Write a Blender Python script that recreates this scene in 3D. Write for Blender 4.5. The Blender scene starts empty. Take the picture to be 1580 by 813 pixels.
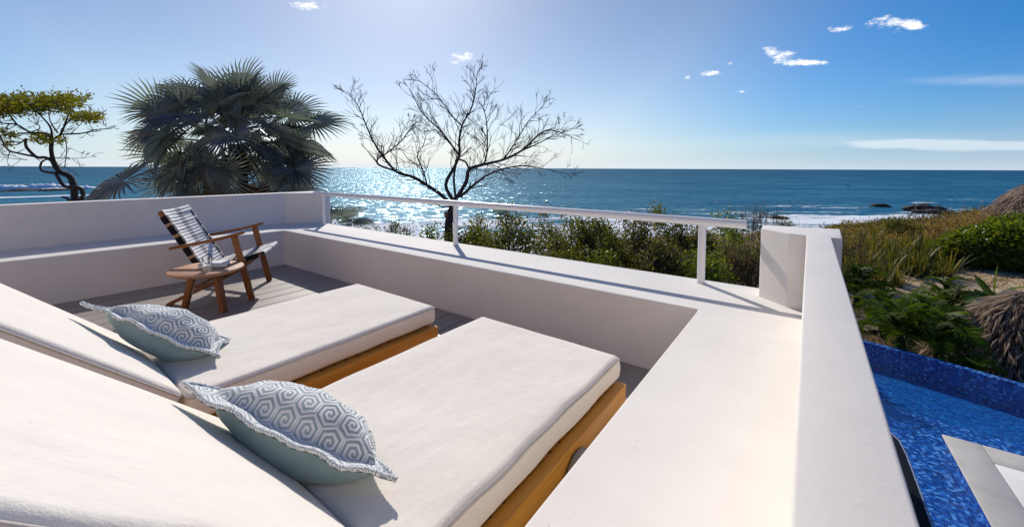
import bpy, bmesh, math, random
import numpy as np
from mathutils import Vector, Matrix, Quaternion, noise as mnoise
R = math.radians
S = bpy.context.scene
COL = S.collection

# ------------------------------------------------------------------ camera
F_PX, PITCH, YAW, ROLL, CX, CY = 627.243, 0.0482872, 0.6342716, 0.0039349, 767.4335, 289.9035
EYE = Vector((0, 0, 1.25))
_cy, _sy, _cp, _sp = math.cos(YAW), math.sin(YAW), math.cos(PITCH), math.sin(PITCH)
FWD = Vector((-_sy*_cp, _cy*_cp, -_sp))
_rt = Vector((_cy, _sy, 0)); _up = _rt.cross(FWD)
RGT = math.cos(ROLL)*_rt + math.sin(ROLL)*_up
UPV = -math.sin(ROLL)*_rt + math.cos(ROLL)*_up
def ray(x, y):
    return FWD + (x-CX)/F_PX*RGT - (y-CY)/F_PX*UPV
def at(x, y, depth):            # a place seen at photo pixel x, y at that depth in metres
    return EYE + ray(float(x), float(y))*float(depth)
def at_z(x, y, z):
    d = ray(x, y); return EYE + d*((z-EYE.z)/d.z)
cam_d = bpy.data.cameras.new('camera')
cam_d.sensor_width = 36; cam_d.sensor_fit = 'HORIZONTAL'
cam_d.lens = F_PX/1580*36
cam_d.shift_x = (790-CX)/1580
cam_d.shift_y = -(406.5-CY)/1580
cam_d.clip_start = 0.02; cam_d.clip_end = 80000
cam = bpy.data.objects.new('camera', cam_d); COL.objects.link(cam)
cam.matrix_world = Matrix((( RGT.x, UPV.x, -FWD.x, EYE.x), (RGT.y, UPV.y, -FWD.y, EYE.y), (RGT.z, UPV.z, -FWD.z, EYE.z), (0, 0, 0, 1)))
S.camera = cam

# ------------------------------------------------------------------ light and exposure
SUN_AZ = math.atan2(-0.758, 0.653)          # from +Y, negative = towards -X
SUN_EL = R(34.7)
SUN_DIR = Vector((math.sin(SUN_AZ)*math.cos(SUN_EL), math.cos(SUN_AZ)*math.cos(SUN_EL), math.sin(SUN_EL)))
sl = bpy.data.lights.new('sun', 'SUN'); sl.energy = 3.6; sl.angle = R(0.5); sl.color = (1.0, 0.95, 0.88)
so = bpy.data.objects.new('sun', sl); COL.objects.link(so)
so.rotation_euler = SUN_DIR.to_track_quat('Z', 'Y').to_euler(); so.location = (-40, 30, 60)
S.view_settings.view_transform = 'Standard'; S.view_settings.look = 'None'
S.view_settings.exposure = 0.15; S.view_settings.gamma = 1; S.view_settings.use_curve_mapping = False
S.render.engine = 'CYCLES'
S.cycles.max_bounces = 8; S.cycles.transparent_max_bounces = 16
S.cycles.sample_clamp_indirect = 6

# ------------------------------------------------------------------ node helpers
class X:
    """a shader socket one can calculate with"""
    def __init__(s, nt, sock): s.nt, s.s = nt, sock
    def m(s, op, b=None, c=None, clamp=False):
        n = s.nt.nodes.new('ShaderNodeMath'); n.operation = op; n.use_clamp = clamp
        for i, v in enumerate((s, b, c)):
            if v is None: continue
            if isinstance(v, X): s.nt.links.new(v.s, n.inputs[i])
            else: n.inputs[i].default_value = v
        return X(s.nt, n.outputs[0])
    def __add__(s, o): return s.m('ADD', o)
    def __sub__(s, o): return s.m('SUBTRACT', o)
    def __mul__(s, o): return s.m('MULTIPLY', o)
    def __truediv__(s, o): return s.m('DIVIDE', o)
    def gt(s, o): return s.m('GREATER_THAN', o)
    def lt(s, o): return s.m('LESS_THAN', o)
    def sat(s): return s.m('ADD', 0.0, clamp=True)
    def step(s, a, b):
        n = s.nt.nodes.new('ShaderNodeMapRange'); n.interpolation_type = 'SMOOTHSTEP'
        s.nt.links.new(s.s, n.inputs[0]); n.inputs[1].default_value = a; n.inputs[2].default_value = b
        return X(s.nt, n.outputs[0])
def const(nt, v):
    n = nt.nodes.new('ShaderNodeValue'); n.outputs[0].default_value = v; return X(nt, n.outputs[0])
def mixc(nt, f, a, b, mode='MIX'):
    n = nt.nodes.new('ShaderNodeMix'); n.data_type = 'RGBA'; n.blend_type = mode
    for sock, v in ((n.inputs[0], f), (n.inputs[6], a), (n.inputs[7], b)):
        if isinstance(v, X): nt.links.new(v.s, sock)
        elif isinstance(v, (tuple, list)): sock.default_value = (*v[:3], 1)
        else: sock.default_value = v
    return X(nt, n.outputs[2])
def coords(nt, kind='Object', scale=(1, 1, 1), rot=(0, 0, 0), loc=(0, 0, 0)):
    t = nt.nodes.new('ShaderNodeTexCoord'); mp = nt.nodes.new('ShaderNodeMapping')
    nt.links.new(t.outputs[kind], mp.inputs[0])
    mp.inputs['Scale'].default_value = scale; mp.inputs['Rotation'].default_value = rot; mp.inputs['Location'].default_value = loc
    return X(nt, mp.outputs[0])
def world_pos(nt, scale=(1, 1, 1), rot=(0, 0, 0)):
    t = nt.nodes.new('ShaderNodeNewGeometry'); mp = nt.nodes.new('ShaderNodeMapping')
    nt.links.new(t.outputs['Position'], mp.inputs[0])
    mp.inputs['Scale'].default_value = scale; mp.inputs['Rotation'].default_value = rot
    return X(nt, mp.outputs[0])
def noise(nt, v, scale=5, detail=4, rough=.55, dist=0, color=False):
    n = nt.nodes.new('ShaderNodeTexNoise'); n.inputs['Scale'].default_value = scale
    n.inputs['Detail'].default_value = detail; n.inputs['Roughness'].default_value = rough; n.inputs['Distortion'].default_value = dist
    if v is not None: nt.links.new(v.s, n.inputs['Vector'])
    return X(nt, n.outputs['Color' if color else 'Fac'])
def ramp(nt, f, stops, interp='LINEAR'):
    n = nt.nodes.new('ShaderNodeValToRGB'); e = n.color_ramp.elements; n.color_ramp.interpolation = interp
    while len(e) < len(stops): e.new(0.5)
    for i, (p, c) in enumerate(stops): e[i].position = p; e[i].color = (*c, 1)
    nt.links.new(f.s, n.inputs[0]); return X(nt, n.outputs[0])
def sep(nt, v):
    n = nt.nodes.new('ShaderNodeSeparateXYZ'); nt.links.new(v.s, n.inputs[0]); return [X(nt, o) for o in n.outputs]
def comb(nt, x, y, z=0.0):
    n = nt.nodes.new('ShaderNodeCombineXYZ')
    for i, v in enumerate((x, y, z)):
        if isinstance(v, X): nt.links.new(v.s, n.inputs[i])
        else: n.inputs[i].default_value = v
    return X(nt, n.outputs[0])
def island(nt):
    n = nt.nodes.new('ShaderNodeNewGeometry'); return X(nt, n.outputs['Random Per Island'])
def objrand(nt):
    n = nt.nodes.new('ShaderNodeObjectInfo'); return X(nt, n.outputs['Random'])
def bump(nt, h, strength=.2, dist=.01, normal=None):
    n = nt.nodes.new('ShaderNodeBump'); nt.links.new(h.s, n.inputs['Height'])
    n.inputs['Strength'].default_value = strength; n.inputs['Distance'].default_value = dist
    if normal is not None: nt.links.new(normal.s, n.inputs['Normal'])
    return X(nt, n.outputs[0])
def newmat(name):
    m = bpy.data.materials.new(name); m.use_nodes = True; nt = m.node_tree
    return m, nt, nt.nodes['Principled BSDF']
def setin(nt, b, **kw):
    names = dict(col='Base Color', rough='Roughness', nrm='Normal', spec='Specular IOR Level', sheen='Sheen Weight', metal='Metallic', trans='Transmission Weight', ior='IOR', alpha='Alpha', coat='Coat Weight')
    for k, v in kw.items():
        i = b.inputs[names[k]]
        if isinstance(v, X): nt.links.new(v.s, i)
        elif isinstance(v, (tuple, list)): i.default_value = (*v[:3], 1)
        else: i.default_value = v
MATS = {}
def M(name): return MATS[name]

# ------------------------------------------------------------------ world: daylight sky with small clouds
W = bpy.data.worlds.new('World'); S.world = W; W.use_nodes = True
nt = W.node_tree; bg = nt.nodes['Background']
sky = nt.nodes.new('ShaderNodeTexSky'); sky.sky_type = 'NISHITA'; sky.sun_disc = False
sky.sun_elevation = SUN_EL; sky.sun_rotation = SUN_AZ
sky.altitude = 10; sky.air_density = 1.0; sky.dust_density = 0.6; sky.ozone_density = 3.0
dirv = coords(nt, 'Generated')
SKY_H, SKY_HF = .075, .95
def vdot(nt, v, c):
    n = nt.nodes.new('ShaderNodeVectorMath'); n.operation = 'DOT_PRODUCT'
    nt.links.new(v.s, n.inputs[0]); n.inputs[1].default_value = c; return X(nt, n.outputs['Value'])
CLOUDS = [(716,88,24,11,1),(700,97,7,4,.55),(474,9,30,9,1),(1203,84,23,9,.85),(1224,97,26,5,.9),(1255,97,16,4,.9),(1185,75,14,4,.7),
          (1378,37,30,10,1),(1293,45,12,5,.85),(1413,41,8,5,.7),(1096,114,16,5,.9),(1060,120,6,5,.6),(1127,99,9,3,.6),(1147,142,9,3,.7),(1330,166,20,5,.45)]
def glow_sum(items):
    tot = None
    for px, py, wx, wy, amp in items:
        c = ray(px, py).normalized(); t = (RGT - c*RGT.dot(c)).normalized(); u = t.cross(c)
        if u.z < 0: u = -u
        a = vdot(nt, dirv, t) * (1.12*F_PX/wx); b = vdot(nt, dirv, u) * (1.22*F_PX/wy)
        front = vdot(nt, dirv, c).gt(0.2)
        g = ((a*a + b*b) * -1.0).m('EXPONENT') * amp * front
        tot = g if tot is None else tot + g
    return tot
cn = noise(nt, coords(nt, 'Generated', (1, 1, 1.8)), 46, 5, .62)
cn2 = noise(nt, coords(nt, 'Generated', (1, 1, 3)), 140, 3, .6)
puff = (glow_sum(CLOUDS) + (cn - .5)*2.1 + (cn2 - .5)*.9).step(.42, 1.20)
puff = puff * glow_sum(CLOUDS).step(.16, .5)
bank = glow_sum([(1450,224,120,6,1),(1395,219,50,6,.8),(1560,228,90,6,.7)])
bn = noise(nt, coords(nt, 'Generated', (1, 1, 6)), 22, 4, .55)
bank = (bank + (bn - .5)*1.3 + (cn - .5)*.8).step(.35, 1.2) * bank.step(.1, .8) * .36
cir = glow_sum([(1545,124,90,9,1)])
cir = (cir + (bn - .5)*.7).step(.3, 1.4) * .26
mist = glow_sum([(1290,215,130,10,1),(1050,225,160,9,.6)]) * .12
# clear maritime air: the blue deepens away from the sun (as through a polariser), pale sea air along the whole horizon
cs = vdot(nt, dirv, tuple(SUN_DIR))
tint = ramp(nt, cs, [(0.0, (.02, .35, .75)), (.30, (.04, .38, .77)), (.48, (.085, .45, .785)), (.61, (.22, .52, .80)), (.78, (.61, .65, .71)), (.97, (.55, .565, .60))])
elev = sep(nt, dirv)[2].m('MAXIMUM', 0.0)
base_sky = mixc(nt, 1.0, mixc(nt, 1.0, X(nt, sky.outputs[0]), tint, 'MULTIPLY'), (1.5, 1.5, 1.5), 'MULTIPLY')
hz = (elev * (-1/SKY_H)).m('EXPONENT') * SKY_HF
pale = mixc(nt, cs.step(.42, .75), (6.5, 7.65, 8.95), (8.2, 9.05, 9.7))
base_sky = mixc(nt, hz, base_sky, pale)
skyc = mixc(nt, (puff + bank + cir + mist).sat(), base_sky, (11.5, 11.6, 11.9))
nt.links.new(skyc.s, bg.inputs['Color']); bg.inputs['Strength'].default_value = 0.085

# ------------------------------------------------------------------ materials
def mat_plaster(name, base, var=.035):
    m, nt, b = newmat(name); v = world_pos(nt)
    n1 = noise(nt, v, 1.3, 4, .6); n2 = noise(nt, v, 90, 4, .6); n3 = noise(nt, v, 9, 5, .65)
    f = (n1*.7 + n3*.3)
    lo = tuple(c*(1-var*2.2) for c in base); hi = tuple(min(.9, c*(1+var)) for c in base)
    c = ramp(nt, f, [(.3, lo), (.6, base), (.8, hi)])
    # sparse dark specks and hairline scuffs
    sp = noise(nt, v, 38, 2, .5).step(.74, .80)
    c = mixc(nt, sp*.35, c, tuple(x*.6 for x in base))
    h = n2*.4 + n3*.6 + noise(nt, v, 2.2, 2)*2.0
    setin(nt, b, col=c, rough=.82, spec=.25, nrm=bump(nt, h, .16, .006)); MATS[name] = m
mat_plaster('plaster', (.80, .752, .688), .045)
mat_plaster('render_wall', (.74, .71, .68))
mat_plaster('cream_render', (.88, .67, .47))  # colour of the added unseen wall, warmed to strengthen its bounce
def mat_simple(name, col, rough=.5, var=.12, scale=8, bmp=.1, spec=.4, metal=0):
    m, nt, b = newmat(name); v = coords(nt, 'Object')
    n = noise(nt, v, scale, 5, .6)
    c = ramp(nt, n, [(.3, tuple(x*(1-var) for x in col)), (.7, tuple(min(1, x*(1+var)) for x in col))])
    setin(nt, b, col=c, rough=rough, spec=spec, metal=metal, nrm=bump(nt, noise(nt, v, scale*6, 4), bmp, .004)); MATS[name] = m
mat_simple('white_paint', (.80, .79, .785), .28, .02, 5, .04)
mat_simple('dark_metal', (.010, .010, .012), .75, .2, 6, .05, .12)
mat_simple('pale_edge', (.22, .19, .17), .6)
mat_simple('rubber', (.30, .26, .22), .6, .1)
mat_simple('rock', (.035, .028, .024), .75, .5, 1.2, .8)
mat_simple('bark_dark', (.022, .017, .016), .85, .4, 9, .5)
mat_simple('bark_brown', (.055, .040, .032), .85, .4, 9, .5)
mat_simple('bark_grey', (.048, .038, .036), .85, .4, 9, .5)
mat_simple('bark_bush', (.075, .058, .045), .85, .4, 9, .4)
mat_simple('cut_wood', (.35, .16, .09), .8, .25, 14)
mat_simple('bird_feather', (.03, .026, .022), .7)
mat_simple('book_cover', (.09, .06, .05), .5, .2)
mat_simple('paper', (.78, .75, .70), .8, .04)
mat_simple('stone', (.47, .44, .40), .75, .12, 3, .25)
mat_simple('stone_white', (.72, .69, .65), .7, .05, 2, .2)
mat_simple('soil_dark', (.05, .04, .03), .9, .3)
def mat_wood(name, dark, mid, light, rough=.45, axis=0, gs=1.0):
    m, nt, b = newmat(name)
    sc = [9*gs]*3; sc[axis] = .7*gs
    r = objrand(nt)
    v = coords(nt, 'Object', tuple(sc))
    add = nt.nodes.new('ShaderNodeVectorMath'); add.operation = 'ADD'; nt.links.new(v.s, add.inputs[0]); nt.links.new((r*37.0).s, add.inputs[1])
    v = X(nt, add.outputs[0])
    n1 = noise(nt, v, 2.2, 5, .6, 1.2); n2 = noise(nt, v, 14, 3, .6)
    c = ramp(nt, n1*.75 + n2*.25, [(.28, dark), (.5, mid), (.72, light)])
    c = mixc(nt, r*.25, c, tuple(x*.7 for x in mid))
    setin(nt, b, col=c, rough=rough, spec=1.0 if name == 'decking' else .35, nrm=bump(nt, n2, .12, .002)); MATS[name] = m
mat_wood('teak', (.46, .18, .018), (.64, .28, .035), (.76, .38, .08), axis=1)
mat_wood('teak_x', (.46, .18, .018), (.64, .28, .035), (.76, .38, .08), axis=0)
mat_wood('chair_wood', (.13, .042, .012), (.23, .085, .022), (.32, .135, .04), .38, axis=2)
mat_wood('chair_wood_x', (.13, .042, .012), (.23, .085, .022), (.32, .135, .04), .38, axis=0)
mat_wood('table_wood', (.44, .215, .12), (.54, .29, .17), (.62, .36, .22), .65, axis=0, gs=.8)
mat_wood('decking', (.25, .205, .17), (.31, .26, .222), (.36, .31, .27), .42, axis=1, gs=1.4)
def mat_fabric(name, col, var=.03, wscale=2600, stain=True, sheen=.1, rough=.9, soft=1.0):
    m, nt, b = newmat(name); v = coords(nt, 'Object')
    n = noise(nt, v, 2.4, 4, .6); n3 = noise(nt, v, 11, 5, .6)
    c = ramp(nt, n*.6 + n3*.4, [(.32, tuple(x*(1-var*2) for x in col)), (.55, col), (.75, tuple(min(.92, x*(1+var)) for x in col))])
    if stain:
        sp = noise(nt, v, 26, 2, .5).step(.745, .80); c = mixc(nt, sp*.5, c, tuple(x*.55 for x in col))
    x, y, z = sep(nt, v)
    weave = (x*wscale).m('SINE')*(y*wscale).m('SINE')
    h = noise(nt, v, 260, 2)*.25 + n3*.8*soft + noise(nt, v, 5, 3)*1.8*soft + noise(nt, coords(nt, 'Object', (1, .35, 1), (0, 0, .6)), 9, 3, .5, 1.5)*.9*soft
    setin(nt, b, col=c, rough=rough, spec=.15, sheen=sheen, nrm=bump(nt, h, .35, .010)); MATS[name] = m
mat_fabric('canvas', (.84, .765, .67))
mat_fabric('canvas_piping', (.56, .49, .42), stain=False)
mat_fabric('velvet', (.33, .45, .45), .12, 300, False, .35, .75)
mat_fabric('strap_black', (.012, .012, .014), .2, 300, False)
mat_fabric('strap_beige', (.42, .29, .17), .08, 300, False)
# woven sling: cream straps with grey bands near the middle and thin dark gaps
def mat_sling():
    m, nt, b = newmat('sling'); v = coords(nt, 'Object'); x, y, z = sep(nt, v)
    r = objrand(nt); n = noise(nt, coords(nt, 'Object', (3, 40, 3)), 3, 4, .6)
    mid = (y*1.0 + (n-.5)*.04).m('ABSOLUTE')
    inner = mid.lt(.085) * ((y*36.0).m('SINE').gt(-.1))
    c = mixc(nt, inner*.8, (.74, .71, .68), (.27, .25, .25))
    c = mixc(nt, n.step(.60, .70)*.5, c, (.16, .15, .16))
    setin(nt, b, col=c, rough=.75, spec=.2, nrm=bump(nt, n, .2, .003)); MATS['sling'] = m
mat_sling()
# hexagonal spiral print
def mat_pillow():
    m, nt, b = newmat('pillow_print')
    uv = nt.nodes.new('ShaderNodeUVMap'); uv.uv_map = 'UVMap'
    u, w, _ = sep(nt, X(nt, uv.outputs[0])); P = .074
    u = u/P; w = w/P; s3 = math.sqrt(3)
    def cell(ox, oy):
        a = (u+ox).m('FLOORED_MODULO', 1.0) - .5; c = (w+oy).m('FLOORED_MODULO', s3) - s3/2; return a, c
    a1, c1 = cell(0, 0); a2, c2 = cell(.5, s3/2)
    pick = (a1*a1 + c1*c1).lt(a2*a2 + c2*c2)
    a = a2 + (a1-a2)*pick; c = c2 + (c1-c2)*pick
    ab = a.m('ABSOLUTE'); cb = c.m('ABSOLUTE')
    d = ab.m('MAXIMUM', ab*.5 + cb*(s3/2)) * 2.0          # 0 centre .. 1 edge
    ang = c.m('ARCTAN2', a) / (2*math.pi)
    sp = (d*2.55 - ang + .15).m('FLOORED_MODULO', 1.0)
    line = sp.gt(.5)
    # the border line between the cells
    line = line.m('MAXIMUM', const(nt, 0.0)) * d.lt(.97)
    wob = noise(nt, coords(nt, 'Object'), 34, 3, .6)
    fade = noise(nt, coords(nt, 'Object'), 3.0, 2, .5)
    ink = ramp(nt, fade, [(.35, (.20, .275, .285)), (.62, (.41, .475, .475))])
    col = mixc(nt, line*.95, (.84, .805, .77), ink)
    h = line*-.5 + wob*.8
    setin(nt, b, col=col, rough=.85, spec=.15, sheen=.25, nrm=bump(nt, h, .5, .004)); MATS['pillow_print'] = m
mat_pillow()
def mat_leaf(name, cols, rough=.45, transl=.35, spec=.4, obj_var=0, tcol=None):
    m, nt, b = newmat(name); out = nt.nodes['Material Output']
    i = island(nt); st = [(k/(max(1, len(cols)-1)), c) for k, c in enumerate(cols)]
    cl = noise(nt, world_pos(nt), .9, 3, .6)
    c = ramp(nt, (i*.7 + cl*.6 - .15).sat(), st)
    if obj_var: c = mixc(nt, 1.0, c, ramp(nt, objrand(nt), [(0, (1-obj_var,)*3), (.75, (1, 1, 1)), (1, (1+obj_var*.5, 1+obj_var*.5, 1-obj_var*.2))]), 'MULTIPLY')
    setin(nt, b, col=c, rough=rough, spec=spec)
    t = nt.nodes.new('ShaderNodeBsdfTranslucent')
    tc = mixc(nt, 1.0, c, tcol or (1.5, 1.45, .5), 'MULTIPLY'); nt.links.new(tc.s, t.inputs[0])
    mx = nt.nodes.new('ShaderNodeMixShader'); mx.inputs[0].default_value = transl
    nt.links.new(b.outputs[0], mx.inputs[1]); nt.links.new(t.outputs[0], mx.inputs[2]); nt.links.new(mx.outputs[0], out.inputs[0])
    MATS[name] = m
mat_leaf('leaf_green', [(.036, .048, .012), (.070, .085, .018), (.12, .125, .024), (.17, .14, .03)], .4, .5, tcol=(1.7, 1.6, .45))
mat_leaf('leaf_olive', [(.035, .040, .014), (.070, .076, .022), (.11, .105, .035), (.15, .11, .05)], .45, .48, tcol=(1.6, 1.5, .5))
mat_leaf('leaf_brown', [(.060, .042, .028), (.105, .072, .048), (.17, .125, .09), (.10, .095, .03)], .7, .4)
mat_leaf('leaf_bright', [(.045, .075, .008), (.085, .130, .012), (.15, .18, .02), (.18, .18, .03)], .4, .5, tcol=(1.6, 1.6, .4))
mat_leaf('leaf_canopy', [(.05, .075, .008), (.10, .125, .012), (.16, .165, .018), (.24, .16, .02)], .5, .5, tcol=(1.7, 1.5, .3))
mat_leaf('leaf_blade', [(.03, .05, .010), (.075, .09, .016), (.16, .13, .03), (.28, .17, .07)], .4, .5)
mat_leaf('leaf_cycad', [(.045, .085, .012), (.075, .130, .016), (.12, .17, .024)], .55, .42, .22, .45, tcol=(1.5, 1.6, .4))
mat_leaf('leaf_banana', [(.05, .09, .012), (.10, .15, .02)], .35, .4)
mat_leaf('palm_blade', [(.115, .135, .145), (.165, .190, .200), (.27, .295, .30), (.23, .25, .15)], .30, .38, .6, .5, tcol=(1.05, 1.12, .85))
mat_leaf('palm_old', [(.10, .065, .04), (.17, .11, .07)], .7, .2)
mat_leaf('straw', [(.16, .12, .09), (.36, .29, .225), (.52, .44, .36), (.66, .58, .50)], .8, .34, .2, tcol=(1, .9, .8))
mat_leaf('dry_grass', [(.13, .080, .036), (.23, .140, .065), (.36, .25, .15), (.17, .16, .05)], .7, .42, .2)
def mat_ground():
    m, nt, b = newmat('ground'); v = world_pos(nt)
    n = noise(nt, v, .35, 6, .65); n2 = noise(nt, v, 3.5, 6, .7)
    c = ramp(nt, n*.5 + n2*.5, [(.32, (.13, .09, .055)), (.48, (.26, .185, .115)), (.62, (.36, .27, .175)), (.8, (.30, .25, .10))])
    setin(nt, b, col=c, rough=.95, spec=.1, nrm=bump(nt, n2 + noise(nt, v, 22, 4), .8, .05)); MATS['ground'] = m
mat_ground()
def mat_path():
    m, nt, b = newmat('dry_path'); v = world_pos(nt)
    n = noise(nt, v, .6, 5, .65); n2 = noise(nt, v, 7, 6, .7)
    c = ramp(nt, n*.55 + n2*.45, [(.33, (.33, .22, .115)), (.5, (.50, .365, .22)), (.66, (.58, .45, .29))])
    setin(nt, b, col=c, rough=.95, spec=.1, nrm=bump(nt, n2, .6, .03)); MATS['dry_path'] = m
mat_path()
def mat_sea():
    m, nt, b = newmat('sea'); v = world_pos(nt)
    x, y, z = sep(nt, v)
    s = x*-.70 + y*.714; t = x*.714 + y*.70                  # off-shore distance, distance along the shore
    vs = comb(nt, s*1.0, t*.34, 0.0)
    big = noise(nt, vs, .035, 3, .5); med = noise(nt, vs, .22, 4, .6); fine = noise(nt, v, 1.3, 3, .6); tiny = noise(nt, v, 4.5, 2, .6)
    far = s.step(80, 900)
    deep = mixc(nt, far, (.004, .085, .150), (.0003, .045, .098))
    c = mixc(nt, (big*.6 + med*.4).step(.42, .62), deep, mixc(nt, .55, deep, (.05, .20, .25)))
    # foam: a wash zone by the shore, torn up by noise, and white streaks further out
    fn = noise(nt, comb(nt, s*.8, t*.22, 0.0), .16, 6, .68, .6)
    fn2 = noise(nt, comb(nt, s*1.0, t*.5, 3.0), .75, 5, .7)
    zone = s.step(110, 84) ; zone2 = s.step(170, 100)
    foam = (zone*.48 + zone2*.30 + (fn-.5)*2.6 + (fn2-.5)*1.0).step(.46, .76)
    caps = (noise(nt, comb(nt, s, t*.2, 9.0), .12, 5, .7)).step(.70, .76) * .5 * s.step(700, 150)
    foam = (foam + caps).sat()
    c = mixc(nt, foam, c, (.80, .82, .83))
    h = big*6.0 + med*2.6 + fine*.7 + tiny*.16
    def vm(op, a, b2):
        n = nt.nodes.new('ShaderNodeVectorMath'); n.operation = op
        for i2, q in enumerate((a, b2)):
            if isinstance(q, X): nt.links.new(q.s, n.inputs[i2])
            elif q is not None: n.inputs[i2].default_value = q
        return X(nt, n.outputs[0])
    w1 = noise(nt, comb(nt, s*.55, t*.26, 0.0), 1.0, 3, .6, .3, True); w2 = noise(nt, v, .60, 3, .62, 0, True); w3 = noise(nt, comb(nt, s*.12, t*.05, 5.0), 1.0, 3, .55, 0, True)
    tilt = vm('ADD', vm('ADD', vm('MULTIPLY', vm('SUBTRACT', w1, (.5, .5, .5)), (1.5, 1.5, 0)), vm('MULTIPLY', vm('SUBTRACT', w2, (.5, .5, .5)), (1.1, 1.1, 0))), vm('MULTIPLY', vm('SUBTRACT', w3, (.5, .5, .5)), (.35, .35, 0)))
    nrm = vm('NORMALIZE', vm('ADD', tilt, (0, 0, 1.0)), None)
    nt.nodes.remove(b); out = nt.nodes['Material Output']
    df = nt.nodes.new('ShaderNodeBsdfDiffuse'); nt.links.new(c.s, df.inputs[0])
    gl = nt.nodes.new('ShaderNodeBsdfGlossy'); gl.inputs['Roughness'].default_value = .25; gl.inputs['Color'].default_value = (.62, .86, 1.0, 1); nt.links.new(nrm.s, gl.inputs['Normal'])
    nsoft = bump(nt, h, .5, .4); nt.links.new(nsoft.s, df.inputs['Normal'])
    mx = nt.nodes.new('ShaderNodeMixShader'); nt.links.new(((foam*-1.0 + 1.0)*.16).s, mx.inputs[0])
    nt.links.new(df.outputs[0], mx.inputs[1]); nt.links.new(gl.outputs[0], mx.inputs[2]); nt.links.new(mx.outputs[0], out.inputs[0]); MATS['sea'] = m
mat_sea()
mat_simple('foam', (.82, .84, .85), .8, .04, .6, .6)
def mat_mosaic(name='mosaic', cols=None):
    m, nt, b = newmat(name); v = world_pos(nt)
    x, y, z = sep(nt, v); k = 1/.04
    q = comb(nt, (x*k).m('FLOOR'), (y*k).m('FLOOR'), (z*k).m('FLOOR'))
    wn = nt.nodes.new('ShaderNodeTexWhiteNoise'); nt.links.new(q.s, wn.inputs[0]); r = X(nt, wn.outputs['Value'])
    c = ramp(nt, r, cols or [(.0, (.002, .022, .16)), (.45, (.006, .060, .30)), (.8, (.022, .14, .50)), (.95, (.16, .38, .74))])
    fx = (x*k).m('FRACT'); fy = (y*k).m('FRACT')
    grout = fx.lt(.08).m('MAXIMUM', fy.lt(.08))
    c = mixc(nt, grout*.5, c, (.10, .16, .28))
    setin(nt, b, col=c, rough=.2, spec=.5); MATS[name] = m
mat_mosaic()
mat_mosaic('mosaic_deep', [(.0, (.001, .070, .28)), (.5, (.002, .100, .36)), (.85, (.006, .14, .44)), (.97, (.03, .22, .56))])
def mat_water():
    m, nt, b = newmat('pool_water'); nt.nodes.remove(b); out = nt.nodes['Material Output']
    v = world_pos(nt, (1, 1.8, 1), (0, 0, .5))
    h = noise(nt, v, 2.2, 3, .55, .4) + noise(nt, v, 9, 3, .6)*.45
    nr = bump(nt, h, 1.0, .07)
    tr = nt.nodes.new('ShaderNodeBsdfTransparent'); tr.inputs[0].default_value = (.80, .93, 1.0, 1)
    gl = nt.nodes.new('ShaderNodeBsdfGlossy'); gl.inputs['Roughness'].default_value = .06; nt.links.new(nr.s, gl.inputs['Normal'])
    fr = nt.nodes.new('ShaderNodeFresnel'); fr.inputs[0].default_value = 1.33; nt.links.new(nr.s, fr.inputs['Normal'])
    mx = nt.nodes.new('ShaderNodeMixShader'); geo = nt.nodes.new('ShaderNodeNewGeometry'); ff = X(nt, fr.outputs[0])*(X(nt, geo.outputs['Backfacing'])*-1.0 + 1.0); nt.links.new(ff.s, mx.inputs[0])
    nt.links.new(tr.outputs[0], mx.inputs[1]); nt.links.new(gl.outputs[0], mx.inputs[2]); nt.links.new(mx.outputs[0], out.inputs[0]); MATS['pool_water'] = m
mat_water()
def mat_glass():
    m, nt, b = newmat('clear_glass'); setin(nt, b, col=(1, 1, 1), rough=.0, trans=1.0, ior=1.45); MATS['clear_glass'] = m
mat_glass()

# ------------------------------------------------------------------ object helpers
def link(name, me, mats=None, parent=None, loc=None, rot=None):
    o = bpy.data.objects.new(name, me); COL.objects.link(o)
    if me is not None and mats:
        for mm in (mats if isinstance(mats, (list, tuple)) else [mats]):
            if len(me.materials) < (len(mats) if isinstance(mats, (list, tuple)) else 1): me.materials.append(M(mm))
    if parent: o.parent = parent
    if loc is not None: o.location = loc
    if rot is not None: o.rotation_euler = rot
    return o
def tag(o, label, cat, group=None):
    o['label'] = label; o['category'] = cat
    if group: o['group'] = group
    return o
def thing(name, label, cat, loc=(0, 0, 0), rz=0, group=None):
    o = bpy.data.objects.new(name, None); COL.objects.link(o); o.location = loc; o.rotation_euler = (0, 0, rz); o.empty_display_size = .1
    return tag(o, label, cat, group)
def struct(o): o['kind'] = 'structure'; return o
def stuff(o): o['kind'] = 'stuff'; return o
def bm_mesh(bm, name, smooth=False, angle=40):
    me = bpy.data.meshes.new(name); bm.normal_update(); bm.to_mesh(me); bm.free()
    if smooth:
        me.shade_smooth()
        try: me.set_sharp_from_angle(angle=R(angle))
        except Exception: pass
    return me
def np_mesh(name, V, Fc, smooth=False, mat_idx=None):
    """V (n,3); Fc (m,k) equal-sized faces"""
    V = np.asarray(V, np.float32); Fc = np.asarray(Fc, np.int32)
    me = bpy.data.meshes.new(name); k = Fc.shape[1]
    me.vertices.add(len(V)); me.vertices.foreach_set('co', V.ravel())
    me.loops.add(Fc.size); me.loops.foreach_set('vertex_index', Fc.ravel())
    me.polygons.add(len(Fc)); me.polygons.foreach_set('loop_start', np.arange(0, Fc.size, k, dtype=np.int32))
    if mat_idx is not None: me.polygons.foreach_set('material_index', np.asarray(mat_idx, np.int32))
    me.polygons.foreach_set('use_smooth', np.full(len(Fc), smooth)); me.update(calc_edges=True)
    return me
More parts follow.
